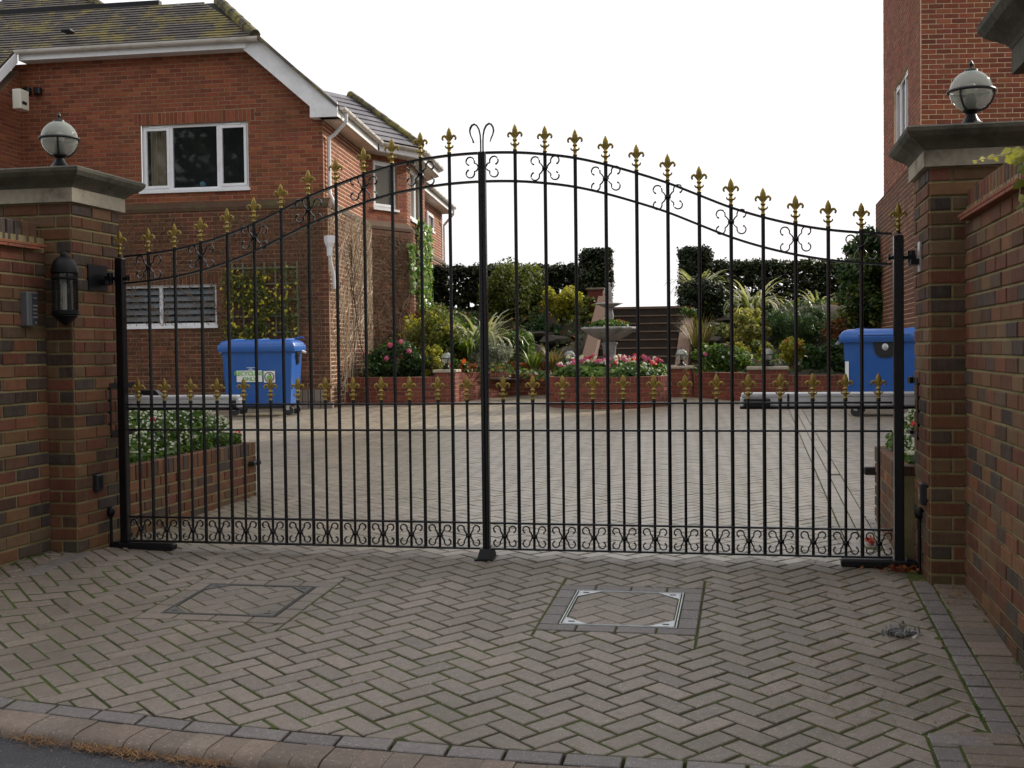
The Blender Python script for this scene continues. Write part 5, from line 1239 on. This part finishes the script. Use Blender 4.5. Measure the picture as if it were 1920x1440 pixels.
# narrow border along the house
t = flowerbed('border_plants', 'low green border plants at the foot of the house wall by the left bin', (HC-UF*5.2+NF*.25+ZV*.3), lambda n, top=False: (np.stack([rng.uniform(-1.3, 2.2, n), rng.uniform(-.12, .12, n), rng.random(n)*.2+(.1 if top else 0)], 1), rng.normal(size=(n, 3)), rng.random(n)), 1800, .03, 'dark', [('pink_flowers', 'pink', 4, .03), ('white_flowers', 'white', 10, .02)], 1)
mb = MB(); q = HC-UF*5.2+NF*.25; mb.box((q.x+.4, q.y+.0, .2), (3.8, .5, .3)); mb.obj('border_soil', M['soil'], None)['kind'] = 'structure'
# ---------------------------------------------------------------- wheelie bins
def bin_(label, loc, rz, W_=1.22, Dp=.78, H_=1.18, front=True):
    t = thing('wheelie_bin', label, 'bin', loc, rz, 'large blue four wheeled bins'); x, y = W_/2, Dp/2; zb = .16; zr = H_-.17
    def ring(sx, sy, z, r=.05):
        o = []
        for cx_, cy_, a0 in ((sx-r, sy-r, 0), (-sx+r, sy-r, 90), (-sx+r, -sy+r, 180), (sx-r, -sy+r, 270)):
            for k in range(4): a = math.radians(a0+k*30); o.append((cx_+r*math.cos(a), cy_+r*math.sin(a), z))
        return o
    def loft(rings, nm, mat):
        mb = MB(); vs = [v for r in rings for v in r]; k = 16
        mb.add(vs, [(i*k+j, i*k+(j+1) % k, (i+1)*k+(j+1) % k, (i+1)*k+j) for i in range(len(rings)-1) for j in range(k)]+[tuple(range(k-1, -1, -1)), tuple(range((len(rings)-1)*k, len(rings)*k))])
        return mb.obj(nm, mat, t, True)
    loft([ring(x*.82, y*.72, zb), ring(x*.84, y*.76, zb+.06), ring(x*.90, y*.88, zr-.12), ring(x*.915, y*.9, zr-.02)], 'body', M['blue'])
    loft([ring(x*.99, y*1.0, zr-.03), ring(x, y*1.02, zr), ring(x, y*1.02, zr+.055), ring(x*.985, y*.99, zr+.075)], 'rim', M['blue'])
    loft([ring(x*.97, y*.97, zr+.077), ring(x*.96, y*.95, zr+.10), ring(x*.90, y*.85, zr+.135), ring(x*.80, y*.70, zr+.155), ring(x*.60, y*.45, zr+.16)], 'lid', M['blue'])
    mb = MB(); mb.span((-x*.7, -y*.55, .11), (x*.7, y*.55, .165)); mb.obj('chassis_shadow', M['blk'], t)  # black base between the wheels, also painting the shadow under the bin
    for a in (-.33, 0, .33) if front else (-.28, .28):
        mb = MB(); mb.hull([(a*W_+dx, dy, z) for dx, dy, z in ((-.09, -y*.9, zr+.105), (.09, -y*.9, zr+.105), (-.07, y*.6, zr+.15), (.07, y*.6, zr+.15), (-.05, -y*.75, zr+.165), (.05, -y*.75, zr+.165), (-.05, y*.5, zr+.178), (.05, y*.5, zr+.178))]); mb.obj('lid_rib', M['blue'], t)
    for sx in (-1, 1):
        mb = MB(); mb.tube([(sx*(x+.03), -.08, zr-.03), (sx*(x+.07), 0, zr-.05), (sx*(x+.03), .08, zr-.03)], .02, 8); mb.obj('lift_trunnion', M['galv'], t, True)
        mb = MB(); mb.hull([(sx*(x*.90+.01), dy, z) for dy, z in ((-.13, zr-.02), (.13, zr-.02), (.05, zr-.24), (-.05, zr-.24))]+[(sx*(x*.9+.035), dy, z) for dy, z in ((-.11, zr-.03), (.11, zr-.03), (.04, zr-.2), (-.04, zr-.2))]); mb.obj('trunnion_plate', M['blk'], t)
        for sy in (-1, 1):
            cx_, cy_ = sx*x*.70, sy*y*.58; mb = MB(); mb.hull([(cx_+dx, cy_+dy, z) for dx, dy, z in ((-.05, -.05, .175), (.05, -.05, .175), (-.05, .05, .175), (.05, .05, .175), (-.02+.03, -.03, .085), (.05, -.03, .085), (-.02+.03, .03, .085), (.05, .03, .085))]); cs = mb.obj('castor', M['galv'], t)
            mb = MB(); mb.tube([(cx_+.035, cy_-.022, .078), (cx_+.035, cy_+.022, .078)], .078, 18); mb.obj('wheel', M['blk'], cs, True)
    mb = MB(); mb.tube([(-x*.55, -y*1.0-.06, zr+.07), (-x*.5, -y*1.0-.085, zr+.07), (x*.5, -y*1.0-.085, zr+.07), (x*.55, -y*1.0-.06, zr+.07)], .016, 8) if not front else mb.tube([(x*.6, y*.8, zr+.16), (x*.9, y*.9, zr+.2), (x*.98, y*.7, zr+.17)], .014, 6); mb.obj('handle', M['blue'], t, True)
    return t, x, y, zr
bp = aD(476, 700, 18.55); bg_ = gz(bp.x, bp.y)
bL, bx_, by_, bzr = bin_('blue bin with RECYCLING ONLY label and green emblem, by the house', (bp.x, bp.y+.35, bg_+.02), math.radians(8), 1.24, .80, 1.21)
def text_obj(s, size, loc, mat, parent, name):
    cu = bpy.data.curves.new(name, 'FONT'); cu.body = s; cu.size = size; cu.align_x = 'CENTER'; cu.align_y = 'CENTER'; cu.extrude = .0006; cu.offset = .0022*size/.08
    o = bpy.data.objects.new(name, cu); COL.objects.link(o); bpy.context.view_layer.update()
    me = bpy.data.meshes.new_from_object(o.evaluated_get(bpy.context.evaluated_depsgraph_get())); bpy.data.objects.remove(o); me.materials.append(mat)
    return link(name, me, parent, Matrix.Translation(loc) @ Matrix.Rotation(math.pi/2+math.radians(-.0), 4, 'X'))
yl = -by_*.845-.012; zl = .625; tl = math.radians(4.2)
mb = MB(); mb.hull([(a, yl+b, zl+c) for a in (-.32, .085) for b, c in ((0, -.09), (-.004, -.09), (-.0125, .09), (-.0165, .09))]); lb_ = mb.obj('label_plate', M['label'], bL)
# plate is tilted with the bin wall: the lettering sits 2 mm proud of it
def onplate(x, z): return (x, yl-.0125+(-.0125)*((z-zl+.09)/.18)*1.0+.004, z)
text_obj('RECYCLING', .088, onplate(-.1175, zl+.042), M['green'], lb_, 'lettering'); text_obj('ONLY', .082, onplate(-.115, zl-.045), M['green'], lb_, 'lettering')
mb = MB(); mb.hull([(a, yl+b, zl+c-.01) for a in (.11, .29) for b, c in ((0, -.09), (-.004, -.09), (-.0125, .09), (-.0165, .09))]); lb2 = mb.obj('emblem_plate', M['label'], bL)
mb = MB(); cx_, cz_2 = .20, zl-.012; mb.tube([(cx_+.072*math.cos(a), yl-.0125-.0065*(0), cz_2+.072*math.sin(a)) for a in np.linspace(0, 2*math.pi, 33)], .0075, 6, cap=False); mb.obj('ring', M['blk'], lb2)
mb = MB(); mb.ball((cx_-.012, yl-.012, cz_2-.012), .034, 12, 8, (1, .12, 1.1)); mb.ball((cx_+.014, yl-.012, cz_2-.012), .034, 12, 8, (1, .12, 1.1)); mb.obj('apple', M['green'], lb2, True)
mb = MB(); mb.rbox((cx_+.01, yl-.016, cz_2+.04), (.05, .003, .016), .001, Matrix.Rotation(.5, 3, 'Y')); mb.obj('apple_leaf', M['blk'], lb2)
mb = MB()
for w_, z in ((.13, .135), (.04, .118), (.08, .103)): mb.box((-.09, yl-.0175, zl+z), (w_, .002, .007))
mb.obj('small_print', M['label'], bL)
bp = aD(1655, 700, 16.6)
bR, bx2, by2, bz2 = bin_('blue bin behind the right hinge post with a black lock plate', (bp.x+.10, bp.y+.35, gz(bp.x, bp.y)), math.radians(-10), 1.26, .86, 1.26, front=False)
mb = MB(); mb.hull([(-.17, -by2*.90-.012, bz2-.02), (.17, -by2*.90-.012, bz2-.02), (-.13, -by2*.87-.02, bz2-.2), (.13, -by2*.87-.02, bz2-.2), (-.06, -by2*.86-.02, bz2-.25), (.06, -by2*.86-.02, bz2-.25), (-.17, -by2*.9+.05, bz2-.02), (.17, -by2*.9+.05, bz2-.02), (0, -by2*.8, bz2-.25)]); pl_ = mb.obj('lock_plate', M['blk'], bR)
mb = MB(); mb.ball((0, -by2*.87-.035, bz2-.10), .045, 12, 8, (1, .4, 1.2)); mb.obj('lock', M['galv'], pl_, True)
mb = MB(); mb.rbox((-.52, -by2*.86-.006, .62), (.05, .006, .34), .001); mb.obj('label_strip', M['label'], bR)
# ---------------------------------------------------------------- things growing on the house
def wall_stems(label, O, u, off, L, H, n, seed, mat='bark'):
    random.seed(seed); O = Vector(O); u = Vector(u).normalized(); nn = Vector((u.y, -u.x, 0)); mb = MB()
    def grow(a, z, ang, ln, r, depth):
        pts = []; rr = []; k = max(3, int(ln/.16))
        for i in range(k):
            pts.append(O+u*a+ZV*z+nn*(off+.015+r)); rr.append(r*(1-.7*i/k)+.0015)
            a += math.cos(ang)*ln/k; z += math.sin(ang)*ln/k; ang += random.gauss(0, .22); ang += (math.pi/2-ang)*.10
            if a < .02 or a > L-.02: ang = math.pi-ang; a = min(max(a, .03), L-.03)
            if z > H: break
            if depth < 4 and random.random() < .46: grow(a, z, ang+random.choice((-1, 1))*random.uniform(.5, 1.3), ln*random.uniform(.2, .5), r*.62, depth+1)
        if len(pts) > 2: mb.tube(pts, rr, 4, cap=False)
    for i in range(n): grow(random.uniform(.05, L-.05), .3, math.pi/2+random.gauss(0, .25), H*random.uniform(.8, 1.2), random.uniform(.004, .0105), 0)
    t = thing('climbing_stems', label, 'climber', (0, 0, 0), 0, 'dead climber stems on the house'); mb.obj('stems', M[mat], t); random.seed(11+seed)
    return t
wall_stems('pale dead climber stems matted over the sunny flank of the house', HC-DS*.1, DS, .1, 3.7, 3.8, 17, 3)
wall_stems('dark twisted climber stems on the sunny flank of the house', HC-DS*.1, DS, .13, 3.7, 3.3, 2, 9, 'trunk')
wall_stems('thin brown climber stems on the bay wall by the window', B0-uA*.1, uA, .08, LA+.1, 3.6, 9, 4, 'stem')
wall_stems('bare climber stems trained along the lower front of the house', HO+UF*2.4, UF, .1, LF-2.4, 3.7, 15, 5, 'stem')
# ivy on the bay corner
def patch(O, u, off, L, z0, z1, n):
    u = Vector(u); nn = Vector((u.y, -u.x, 0)); a = rng.random(n)*L; z = z0+rng.random(n)*(z1-z0); d = off+.03+rng.random(n)*.10
    P = np.array(O)[None]+np.outer(a, np.array(u))+np.outer(z, [0, 0, 1])+np.outer(d, np.array(nn)); return P, rng.normal(size=(n, 3))*.4+np.array(nn)
t = thing('ivy', 'green ivy climbing the bay corner beside the hedge', 'ivy'); P, N_ = patch(B1+DS*.5, DS, .08, 1.7, 1.9, 4.0, 1500); P2, N2 = patch(B1-uA*.12, uA, .1, .16, 2.4, 3.4, 100)
link('foliage', leaves_mesh('foliage', np.vstack([P, P2]), np.vstack([N_, N2]), .055, LM['ivy'], .8), t)
wall_stems('ivy stems under the leaves on the bay', B1+DS*.3, DS, .08, 1.6, 3.6, 4, 8)
# trellis and winter jasmine
T0 = uz(437, 500, HO, UF, .1); T1 = uz(558, 490, HO, UF, .1); ux0, ux1 = T0[0], T1[0]; zT = T1[1]
t = thing('trellis', 'grey green timber trellis on the house wall behind the left bin', 'trellis')
for i in range(7):
    x = ux0+(ux1-ux0)*i/6; mb = MB(); p = HO+UF*x+NF*.135; mb.box((p.x, p.y, (zT+.4)/2), (.03, .02, zT-.4), Matrix.Rotation(math.radians(2), 3, 'Z')); mb.obj('slat', M['trellis'], t)
for z in np.arange(.7, zT+.05, .28): p = HO+UF*(ux0+ux1)/2+NF*.152; mb = MB(); mb.box((p.x, p.y, z), (ux1-ux0+.06, .014, .028), Matrix.Rotation(math.radians(2), 3, 'Z')); mb.obj('slat', M['trellis'], t)
t = thing('winter_jasmine', 'yellow flowered climber sprawling over the trellis', 'climber')
def jas(n):
    a = ux0-.15+(ux1-ux0+.2)*rng.beta(1.3, 1.5, n); z = .5+(zT-.6)*rng.beta(1.5, 1.3, n); d = .16+.2*rng.random(n)
    return np.array(HO)[None]+np.outer(a, np.array(UF))+np.outer(z, [0, 0, 1])+np.outer(d, np.array(NF))
P = jas(4200); h_ = np.sin(P[:, 0]*9)+np.cos(P[:, 2]*7+P[:, 0]*4)+np.sin(P[:, 2]*13)*.6; P = P[h_ > -.55]; link('foliage', leaves_mesh('foliage', P, rng.normal(size=P.shape)+np.array(NF), .028, LM['olive'], .5), t)
P = jas(230); P = np.repeat(P, 5, 0)+rng.normal(size=(1150, 3))*.012; link('flowers', leaves_mesh('flowers', P, rng.normal(size=P.shape)+np.array(NF), .02, LM['yel'], .9), t)
P = jas(22); mb = MB()
for q in P: q = Vector(q); mb.tube([(q.x+random.uniform(-.2, .2), HO.y-.02+.0*q.y+(q.y-HO.y)*.5, .3), ((q.x), q.y+.1, q.z*.6+.2), q, q+Vector((random.uniform(-.2, .2), -.05, -.3))], [.008, .006, .005, .003], 4)
mb.obj('stems', M['trunk'], t)
# ---------------------------------------------------------------- garden plants, placed by their real distance
def at(px, py, D): return aD(px, py, D)
def shr(name, label, x0, y0, x1, y1, D, n, leaf, mat, cat='shrub', depth=None, **k):
    c = aD((x0+x1)/2, (y0+y1)/2, D); rx = (x1-x0)/2/F0*D; rz_ = (y1-y0)/2/F0*D
    return shrub(name, label, cat, (c.x, c.y, c.z), (rx*.9, (depth or rx)*.9, rz_*.95), n, leaf, LM and mat, **k)
shr('shrub', 'broad green shrub on the left bank behind the garden lamp', 820, 600, 905, 690, 24.6, 3600, .04, 'mid', clumps=60)
shr('shrub', 'dark shrub behind the rockery stones on the left bank', 960, 600, 1060, 655, 26.4, 3200, .04, 'dark', clumps=50)
shr('shrub', 'dull green shrub on the right bank above the leafy bedding', 1300, 605, 1380, 665, 24.6, 3400, .038, 'olive', clumps=60)
shr('shrub', 'broad dark shrub at the back of the right bank', 1480, 590, 1600, 660, 24.8, 5200, .042, 'dark', clumps=70)
shr('shrub', 'green shrub under the taller flax on the right bank', 1370, 560, 1470, 625, 26.4, 3600, .04, 'dark', clumps=56)
shr('shrub', 'low dark green shrub left of the first garden pillar', 680, 640, 815, 712, 22.0, 4200, .035, 'dark', clumps=70, flowers=[('pink', 5, .05)])
shr('shrub', 'yellow green bush right behind the pillar with the left garden lamp', 745, 585, 880, 700, 23.4, 5200, .034, 'olive', clumps=80, extra=('yellow', 900))
shr('shrub', 'small bright yellow leaved bush above the left retaining wall', 790, 640, 830, 708, 21.9, 900, .03, 'yellow', clumps=20)
shr('shrub', 'rust tinged bush between the ivy and the yellow green bush', 775, 580, 810, 650, 24.6, 1100, .035, 'rust', clumps=25, extra=('olive', 400))
shr('shrub', 'silver grey shrub mounded behind the red bedding', 880, 636, 965, 696, 22.9, 3600, .026, 'silver', clumps=60, asp=.3)
shr('shrub', 'loose green bush between the silver shrub and the rockery', 935, 618, 1005, 690, 24.0, 1500, .045, 'mid', clumps=30)
shr('shrub', 'large rounded olive bush standing before the left hedge', 905, 498, 1030, 612, 27.5, 9000, .042, 'olive', clumps=120, flowers=None, stems=9)
shr('shrub', 'bright yellow leaved bush beside the left cheek wall', 1015, 535, 1090, 605, 26.4, 1900, .045, 'yellow', clumps=36, stems=7)
shr('shrub', 'dark bush at the foot of the pillar, left of the steps', 1082, 560, 1125, 618, 26.0, 1100, .04, 'olive', clumps=22)
strap_plant('flax_plant', 'striped strap leaved plant arching over the left bank', at(905, 668, 23.6), 80, 1.3, 'strap', .042, 'striped flax plants on the banks')
strap_plant('flax_plant', 'green strap leaved plant in front of the striped one on the left bank', at(880, 672, 23.0), 60, 1.0, 'strapg', .032, 'striped flax plants on the banks')
strap_plant('spiky_plant', 'spiky green tussock above the left retaining wall', at(1000, 698, 23.0), 90, .55, 'strapg', .014, 'green tussocks', .7)
strap_plant('spiky_plant', 'brown tinged tussock just left of the round planter', at(1038, 698, 22.8), 60, .6, 'grass', .014, 'green tussocks', .7)
tt = thing('bedding_plants', 'rust red bedding along the top of the left retaining wall', 'flowers'); P = []
for (A_, B_) in ((a2, b1), (b1, b2), (b2, b3)):
    k = 900; s_ = rng.random(k)[:, None]; q = np.array(A_)[None]*(1-s_)+np.array(B_)[None]*s_; q[:, 1] += .25+rng.random(k)*.45; q[:, 2] = topL+.04+rng.random(k)*.17; P.append(q)
P = np.vstack(P); link('foliage', leaves_mesh('foliage', P, rng.normal(size=P.shape)+np.array([0, -.4, .7]), .035, LM['rust'], .7), tt)
q = aD(862, 688, 21.9); shrub('geranium', 'orange red geranium beside the left garden lamp', 'flowers', (q.x, q.y, q.z), (.22, .2, .14), 500, .035, 'mid', 14, flowers=[('orange', 4, .045)])
# right bank
shr('shrub', 'dark brown green bush at the right shoulder of the steps', 1272, 520, 1362, 612, 26.0, 6500, .035, 'hedge', clumps=90, stems=8)
shr('shrub', 'small fresh green shrub on the right cheek wall', 1266, 572, 1312, 624, 25.0, 1200, .035, 'mid', clumps=24)
strap_plant('flax_plant', 'tall striped strap leaved plant above the dark bush right of the steps', at(1312, 566, 26.6), 70, 1.2, 'strap', .04, 'striped flax plants on the banks')
strap_plant('flax_plant', 'striped strap leaved plant arching before the right hedge', at(1410, 600, 26.0), 80, 1.3, 'strap', .04, 'striped flax plants on the banks')
strap_plant('flax_plant', 'pale strap leaved plant behind the feathery green bush', at(1535, 592, 26.5), 44, .9, 'strap', .035, 'striped flax plants on the banks')
strap_plant('ornamental_grass', 'brown ornamental grass behind the lamp at the foot of the steps', at(1310, 678, 23.6), 150, 1.0, 'grass', .007, None, .55)
shr('shrub', 'variegated yellow shrub in the middle of the right bank', 1362, 582, 1446, 650, 24.0, 3000, .038, 'vari', clumps=50)
shr('shrub', 'yellow green leaves below the variegated shrub', 1375, 640, 1450, 690, 23.0, 1500, .034, 'yellow', clumps=26, extra=('olive', 800))
shr('shrub', 'dark feathery green bush beside the variegated shrub', 1430, 575, 1560, 655, 24.2, 8500, .05, 'dark', clumps=110, asp=.12)
shr('shrub', 'leafy green bedding above the right retaining wall, left of the wide pillar', 1300, 645, 1410, 702, 22.0, 4200, .036, 'mid', clumps=64, flowers=[('white', 6, .03), ('pink', 2, .04), ('red', 1, .05)])
shr('shrub', 'yellow leaved shrub behind the lamp of the wide pillar', 1462, 638, 1515, 685, 21.4, 1200, .034, 'yellow', clumps=24, flowers=[('orange', 3, .05)])
shr('shrub', 'bluish dark shrub between wide pillar and right bin', 1500, 642, 1600, 702, 21.2, 3600, .034, 'dark', clumps=60, flowers=[('white', 3, .04), ('red', 2, .05)])
shr('small_tree', 'tall loose green bush between right hedge and brick building', 1575, 425, 1692, 640, 22.5, 9500, .05, 'dark', cat='tree', clumps=130, extra=('olive', 2500), stems=10, depth=.9)
shr('shrub', 'brownish undergrowth left of the right bin', 1545, 585, 1610, 650, 22.4, 1800, .035, 'rust', clumps=30, extra=('olive', 500))
# rockery stones
def rocks(lst, label):
    t = thing('rockery', label, 'rockery', (0, 0, 0))
    for (px, py, D, w, h) in lst:
        c = aD(px, py, D); mb = MB(); pts = []
        for _ in range(26): v = Vector((random.gauss(0, 1), random.gauss(0, 1), random.gauss(0, 1))).normalized(); pts.append((c.x+v.x*w, c.y+.1+v.y*.3, c.z+v.z*h*.75))
        mb.hull(pts); mb.obj('stone', M['rock'], t)
rocks([(990, 660, 24.6, .34, .26), (1040, 640, 25., .36, .2), (1062, 668, 24.2, .22, .22), (1010, 628, 25.6, .4, .12), (965, 630, 25.8, .3, .14), (1075, 632, 25.6, .22, .16)], 'dark rockery stones on the bank left of the steps')
rocks([(1335, 612, 25.0, .26, .14), (1360, 600, 25.6, .34, .08), (1345, 640, 24.0, .2, .14), (1300, 660, 24.2, .2, .12)], 'rockery stones on the bank right of the steps')
p0, p1 = aD(800, 590, 29), aD(960, 590, 29); t = thing('stone_wall', 'low pale stone wall under the left hedge', 'wall'); mb = MB(); mb.span((p0.x, p0.y, 1.3), (p1.x, p0.y+.3, p0.z+.08)); mb.obj('wall_body', M['rock'], t)
# hedges
def hedge(name, label, x0, y0, x1, y1, D, n, dep, clumps, holes=0, leaf=.042):
    c0_, c1_ = aD(x0, y1, D), aD(x1, y1, D); zt2 = aD((x0+x1)/2, y0, D).z; zb2 = min(c0_.z, c1_.z)
    cx_, cy_ = (c0_.x+c1_.x)/2, (c0_.y+c1_.y)/2; L = (c1_-c0_).length; t = thing(name, label, 'hedge', (cx_, cy_, zb2))
    H_ = zt2-zb2; P, N_, tn = cloud((0, 0, H_/2), (L/2, dep/2, H_/2), n, clumps, .14, box=True)
    ang = math.atan2((c1_-c0_).y, (c1_-c0_).x); ca_, sa_ = math.cos(ang), math.sin(ang)
    if holes:
        for _ in range(holes):
            hx, hz, hr = rng.uniform(-L/2, L/2), rng.uniform(.12*H_, .62*H_), rng.uniform(.03, .075); m_ = (P[:, 0]-hx)**2+((P[:, 2]-hz)*.8)**2 > hr**2; P, N_, tn = P[m_], N_[m_], tn[m_]
    P = np.stack([P[:, 0]*ca_-P[:, 1]*sa_, P[:, 0]*sa_+P[:, 1]*ca_, P[:, 2]], 1)
    link('foliage', leaves_mesh('foliage', P, N_, leaf, LM['hedge'], .6, tone=tn), t); mb = MB()
    for i in range(int(L/.45)+1):
        a = -L/2+.2+i*.45; b = Vector((a*ca_, a*sa_, 0)); mb.tube([b+Vector((0, 0, -.4)), b+Vector((random.uniform(-.1, .1), 0, H_*.4)), b+Vector((random.uniform(-.2, .2), 0, H_*.8))], [.05, .035, .015], 6)
    mb.obj('trunks', M['trunk'], t); return t
hedge('hedge', 'clipped dark hedge along the skyline left of the steps', 800, 497, 1100, 590, 30.5, 62000, .8, 2400, 46)
hedge('hedge', 'taller clipped block of hedge at the left head of the steps', 1090, 468, 1147, 592, 28.6, 26000, 1.2, 600)
hedge('hedge', 'taller clipped block of hedge at the right head of the steps', 1276, 466, 1330, 580, 28.6, 26000, 1.2, 600)
hedge('hedge', 'clipped dark hedge along the skyline right of the steps', 1328, 488, 1640, 600, 30.0, 66000, .8, 2400, 40)
# shoot hanging over the right wall
t = thing('climber_shoot', 'leafy yellow green shoot hanging over the right wall top', 'climber'); mb = MB()
q = [aX(1935, 300, 2.50), aX(1905, 282, 2.49), aX(1880, 290, 2.47), aX(1850, 297, 2.45), aX(1825, 303, 2.44)]; mb.tube(q, [.004, .004, .003, .002, .0015], 5)
q2 = [aX(1925, 290, 2.50), aX(1915, 330, 2.5), aX(1912, 365, 2.5), aX(1918, 400, 2.5)]; mb.tube(q2, [.004, .003, .002, .0015], 5); mb.obj('stem', M['bark'], t)
lf = MB()
for i, (px, py, s_) in enumerate([(1828, 303, .016), (1842, 298, .02), (1858, 294, .022), (1868, 297, .02), (1886, 285, .034), (1893, 297, .036), (1908, 282, .034), (1915, 295, .04), (1905, 303, .03), (1917, 318, .035), (1910, 345, .034), (1917, 372, .03), (1912, 388, .02), (1900, 290, .03)]):
    c = aX(px, py, 2.485); s_ *= .72; lf.rn = random.uniform(.1, .95); a = random.uniform(0, 6.28); nrm = Vector((-.3+random.uniform(-.4, .4), -.8, random.uniform(-.2, .6))).normalized(); u1 = nrm.cross(ZV).normalized(); v1 = nrm.cross(u1); d = u1*math.cos(a)+v1*math.sin(a); e = nrm.cross(d)
    lf.add([c-d*s_, c-d*s_*.3+e*s_*.75, c+d*s_*.7+e*s_*.35, c+d*s_*1.1, c+d*s_*.7-e*s_*.35, c-d*s_*.3-e*s_*.75, c+nrm*s_*.2], [(0, 1, 6), (1, 2, 6), (2, 3, 6), (3, 4, 6), (4, 5, 6), (5, 0, 6)])
lf.obj('leaves', LM['vari'], t)
# ---------------------------------------------------------------- litter
def needles(name, label, cx_, cy_, lx, ly, n, curve=False, kind=None, zoff=.004):
    mb = MB()
    for i in range(n):
        x = cx_+random.gauss(0, 1)*lx; y = (ky(x)-.155-.105-abs(random.gauss(0, ly))) if curve else cy_+random.gauss(0, 1)*ly
        if curve and math.sin(x*7)+math.sin(x*17+1)*.8+random.gauss(0, .5) < -.55: continue
        z = (gz(x, ky(x))-.052-.02*(ky(x)-y) if curve else gz(x, y))+zoff+random.uniform(0, .018 if curve else .006)
        a = random.uniform(0, 3.14); L = random.uniform(.02, .045); d = Vector((math.cos(a)*L, math.sin(a)*L, random.uniform(-.004, .012))); s_ = Vector((-math.sin(a), math.cos(a), 0))*.0011; p = Vector((x, y, z)); mid = p+d*.5+Vector((0, 0, .003))+s_*random.uniform(-4, 4)
        mb.rn = random.uniform(.01, .98); mb.add([p-s_, p+s_, mid+s_, mid-s_, p+d+s_*.5, p+d-s_*.5], [(0, 1, 2, 3), (3, 2, 4, 5)])
    o = mb.obj(name, M['needle'], None); tag(o, label, 'litter', None, 'stuff'); return o
needles('pine_needles', 'drift of orange pine needles along the foot of the kerb', -.9, 0, 1.0, .030, 2900, True)
needles('pine_needles', 'pine needles scattered on the paving by the right gate post', 2.0, -.55, .35, .3, 700)
needles('pine_needles', 'pine needles in the paving joints near the right border', 1.95, -1.9, .25, .45, 380)
needles('pine_needles', 'pine needles at the foot of the retaining wall right of the steps', .9, 15.0, .5, .25, 900)
c = aG(1692, 1190); P = np.array([c.x, c.y, c.z+.012])[None]+rng.normal(size=(170, 3))*np.array([.032, .026, .010]); P[:, 2] = np.maximum(P[:, 2], c.z+.003)
o = link('feathers', leaves_mesh('feathers', P, rng.normal(size=P.shape)+np.array([0, 0, 1.]), .020, M['feather'], .3), None); tag(o, 'small grey and black clump of feathers on the paving at right', 'feathers')
c = aG(1632, 1020); t = thing('fallen_flower', 'crumpled red flower head lying inside the right gate leaf', 'flower', (c.x, c.y, c.z)); P = rng.normal(size=(46, 3))*np.array([.016, .016, .009])+np.array([0, 0, .022]); link('petals', leaves_mesh('petals', P, rng.normal(size=P.shape), .015, LM['coral'], .8), t)
t = thing('dead_leaves', 'brown dead leaves under the right hinge box', 'leaves', (0, 0, 0)); c = Vector((2.33, -.06, gz(2.33, -.06)+.012)); P = np.array(c)[None]+rng.normal(size=(90, 3))*np.array([.07, .05, .006]); link('leaves', leaves_mesh('leaves', P, rng.normal(size=P.shape)*.4+np.array([0, 0, 1]), .022, LM['rust'], .6), t)
for lab, xa, xb, ya, yb, n_ in (('dead leaves and grit gathered along the foot of the left wall', -2.6, -2.42, -.85, -.3, 60), ('dead leaves and grit gathered in the corner of the right pier', 2.44, 2.6, -.75, -.37, 60), ('brown leaf scraps strewn inside the right gate leaf', 1.5, 2.3, .05, .8, 60), ('leaf scraps scattered on the forecourt paving', -2.2, 2.2, -2.5, -.3, 26)):
    P = np.stack([rng.uniform(xa, xb, n_), rng.uniform(ya, yb, n_), np.zeros(n_)], 1); P[:, 2] = [gz(a, b)+.005 for a, b in P[:, :2]]
    o = link('leaf_litter', leaves_mesh('leaf_litter', P, rng.normal(size=P.shape)*.25+np.array([0, 0, 1.]), .0085, M['needle'], .6), None); tag(o, lab, 'litter', None, 'stuff')
# moss and grass tufts in the joints by the walls
P = []
for _ in range(46):
    s_ = random.random()
    if s_ < .4: x, y = 2.60+random.uniform(-.02, .0), random.uniform(-2.2, -.4)
    elif s_ < .7: x, y = random.choice((2.35, 2.45)), random.uniform(-2.3, -.5)
    else: x, y = -2.60+random.uniform(0, .03), random.uniform(-.8, -.4)
    k = 16; P.append(np.array([x, y, gz(x, y)])[None]+rng.normal(size=(k, 3))*np.array([.004, .02, .0015])+np.array([0, 0, .002]))
P = np.vstack(P); o = link('moss_tufts', leaves_mesh('moss_tufts', P, rng.normal(size=P.shape)+np.array([0, 0, .6]), .0045, LM['mid'], .5), None); tag(o, 'moss and tiny weeds along the wall feet', 'moss', None, 'stuff')
# ---------------------------------------------------------------- pines across the road, behind the viewer
def pine(label, x, y, H_, R_, z0_=-.7):
    t = thing('pine_tree', label, 'tree', (x, y, z0_), 0, 'pines across the road'); mb = MB(); mb.tube([(0, 0, -.3), (.1, 0, H_*.5), (0, .1, H_*.9)], [.32, .22, .08], 9); mb.obj('trunk', M['trunk'], t)
    P, N_, tn = cloud((0, 0, H_*.60), (R_, R_*.8, H_*.40), 5200, 110, R_*.34, hollow=.3); link('crown', leaves_mesh('crown', P, N_, .26, LM['hedge'], .5, tone=tn), t)
for i, (x, y, h, r) in enumerate([(-9, -15, 15, 5.0), (-1.5, -14.5, 16, 5.0), (6, -15, 15, 5.0), (13, -13, 14, 4.6), (-15, -9, 14, 4.4)]):
    pine(['dark pine across the road, second from the left', 'tallest dark pine straight across the road', 'dark pine across the road behind the right wall', 'rightmost pine across the road', 'leftmost pine beside the road'][i], x, y, h, r)
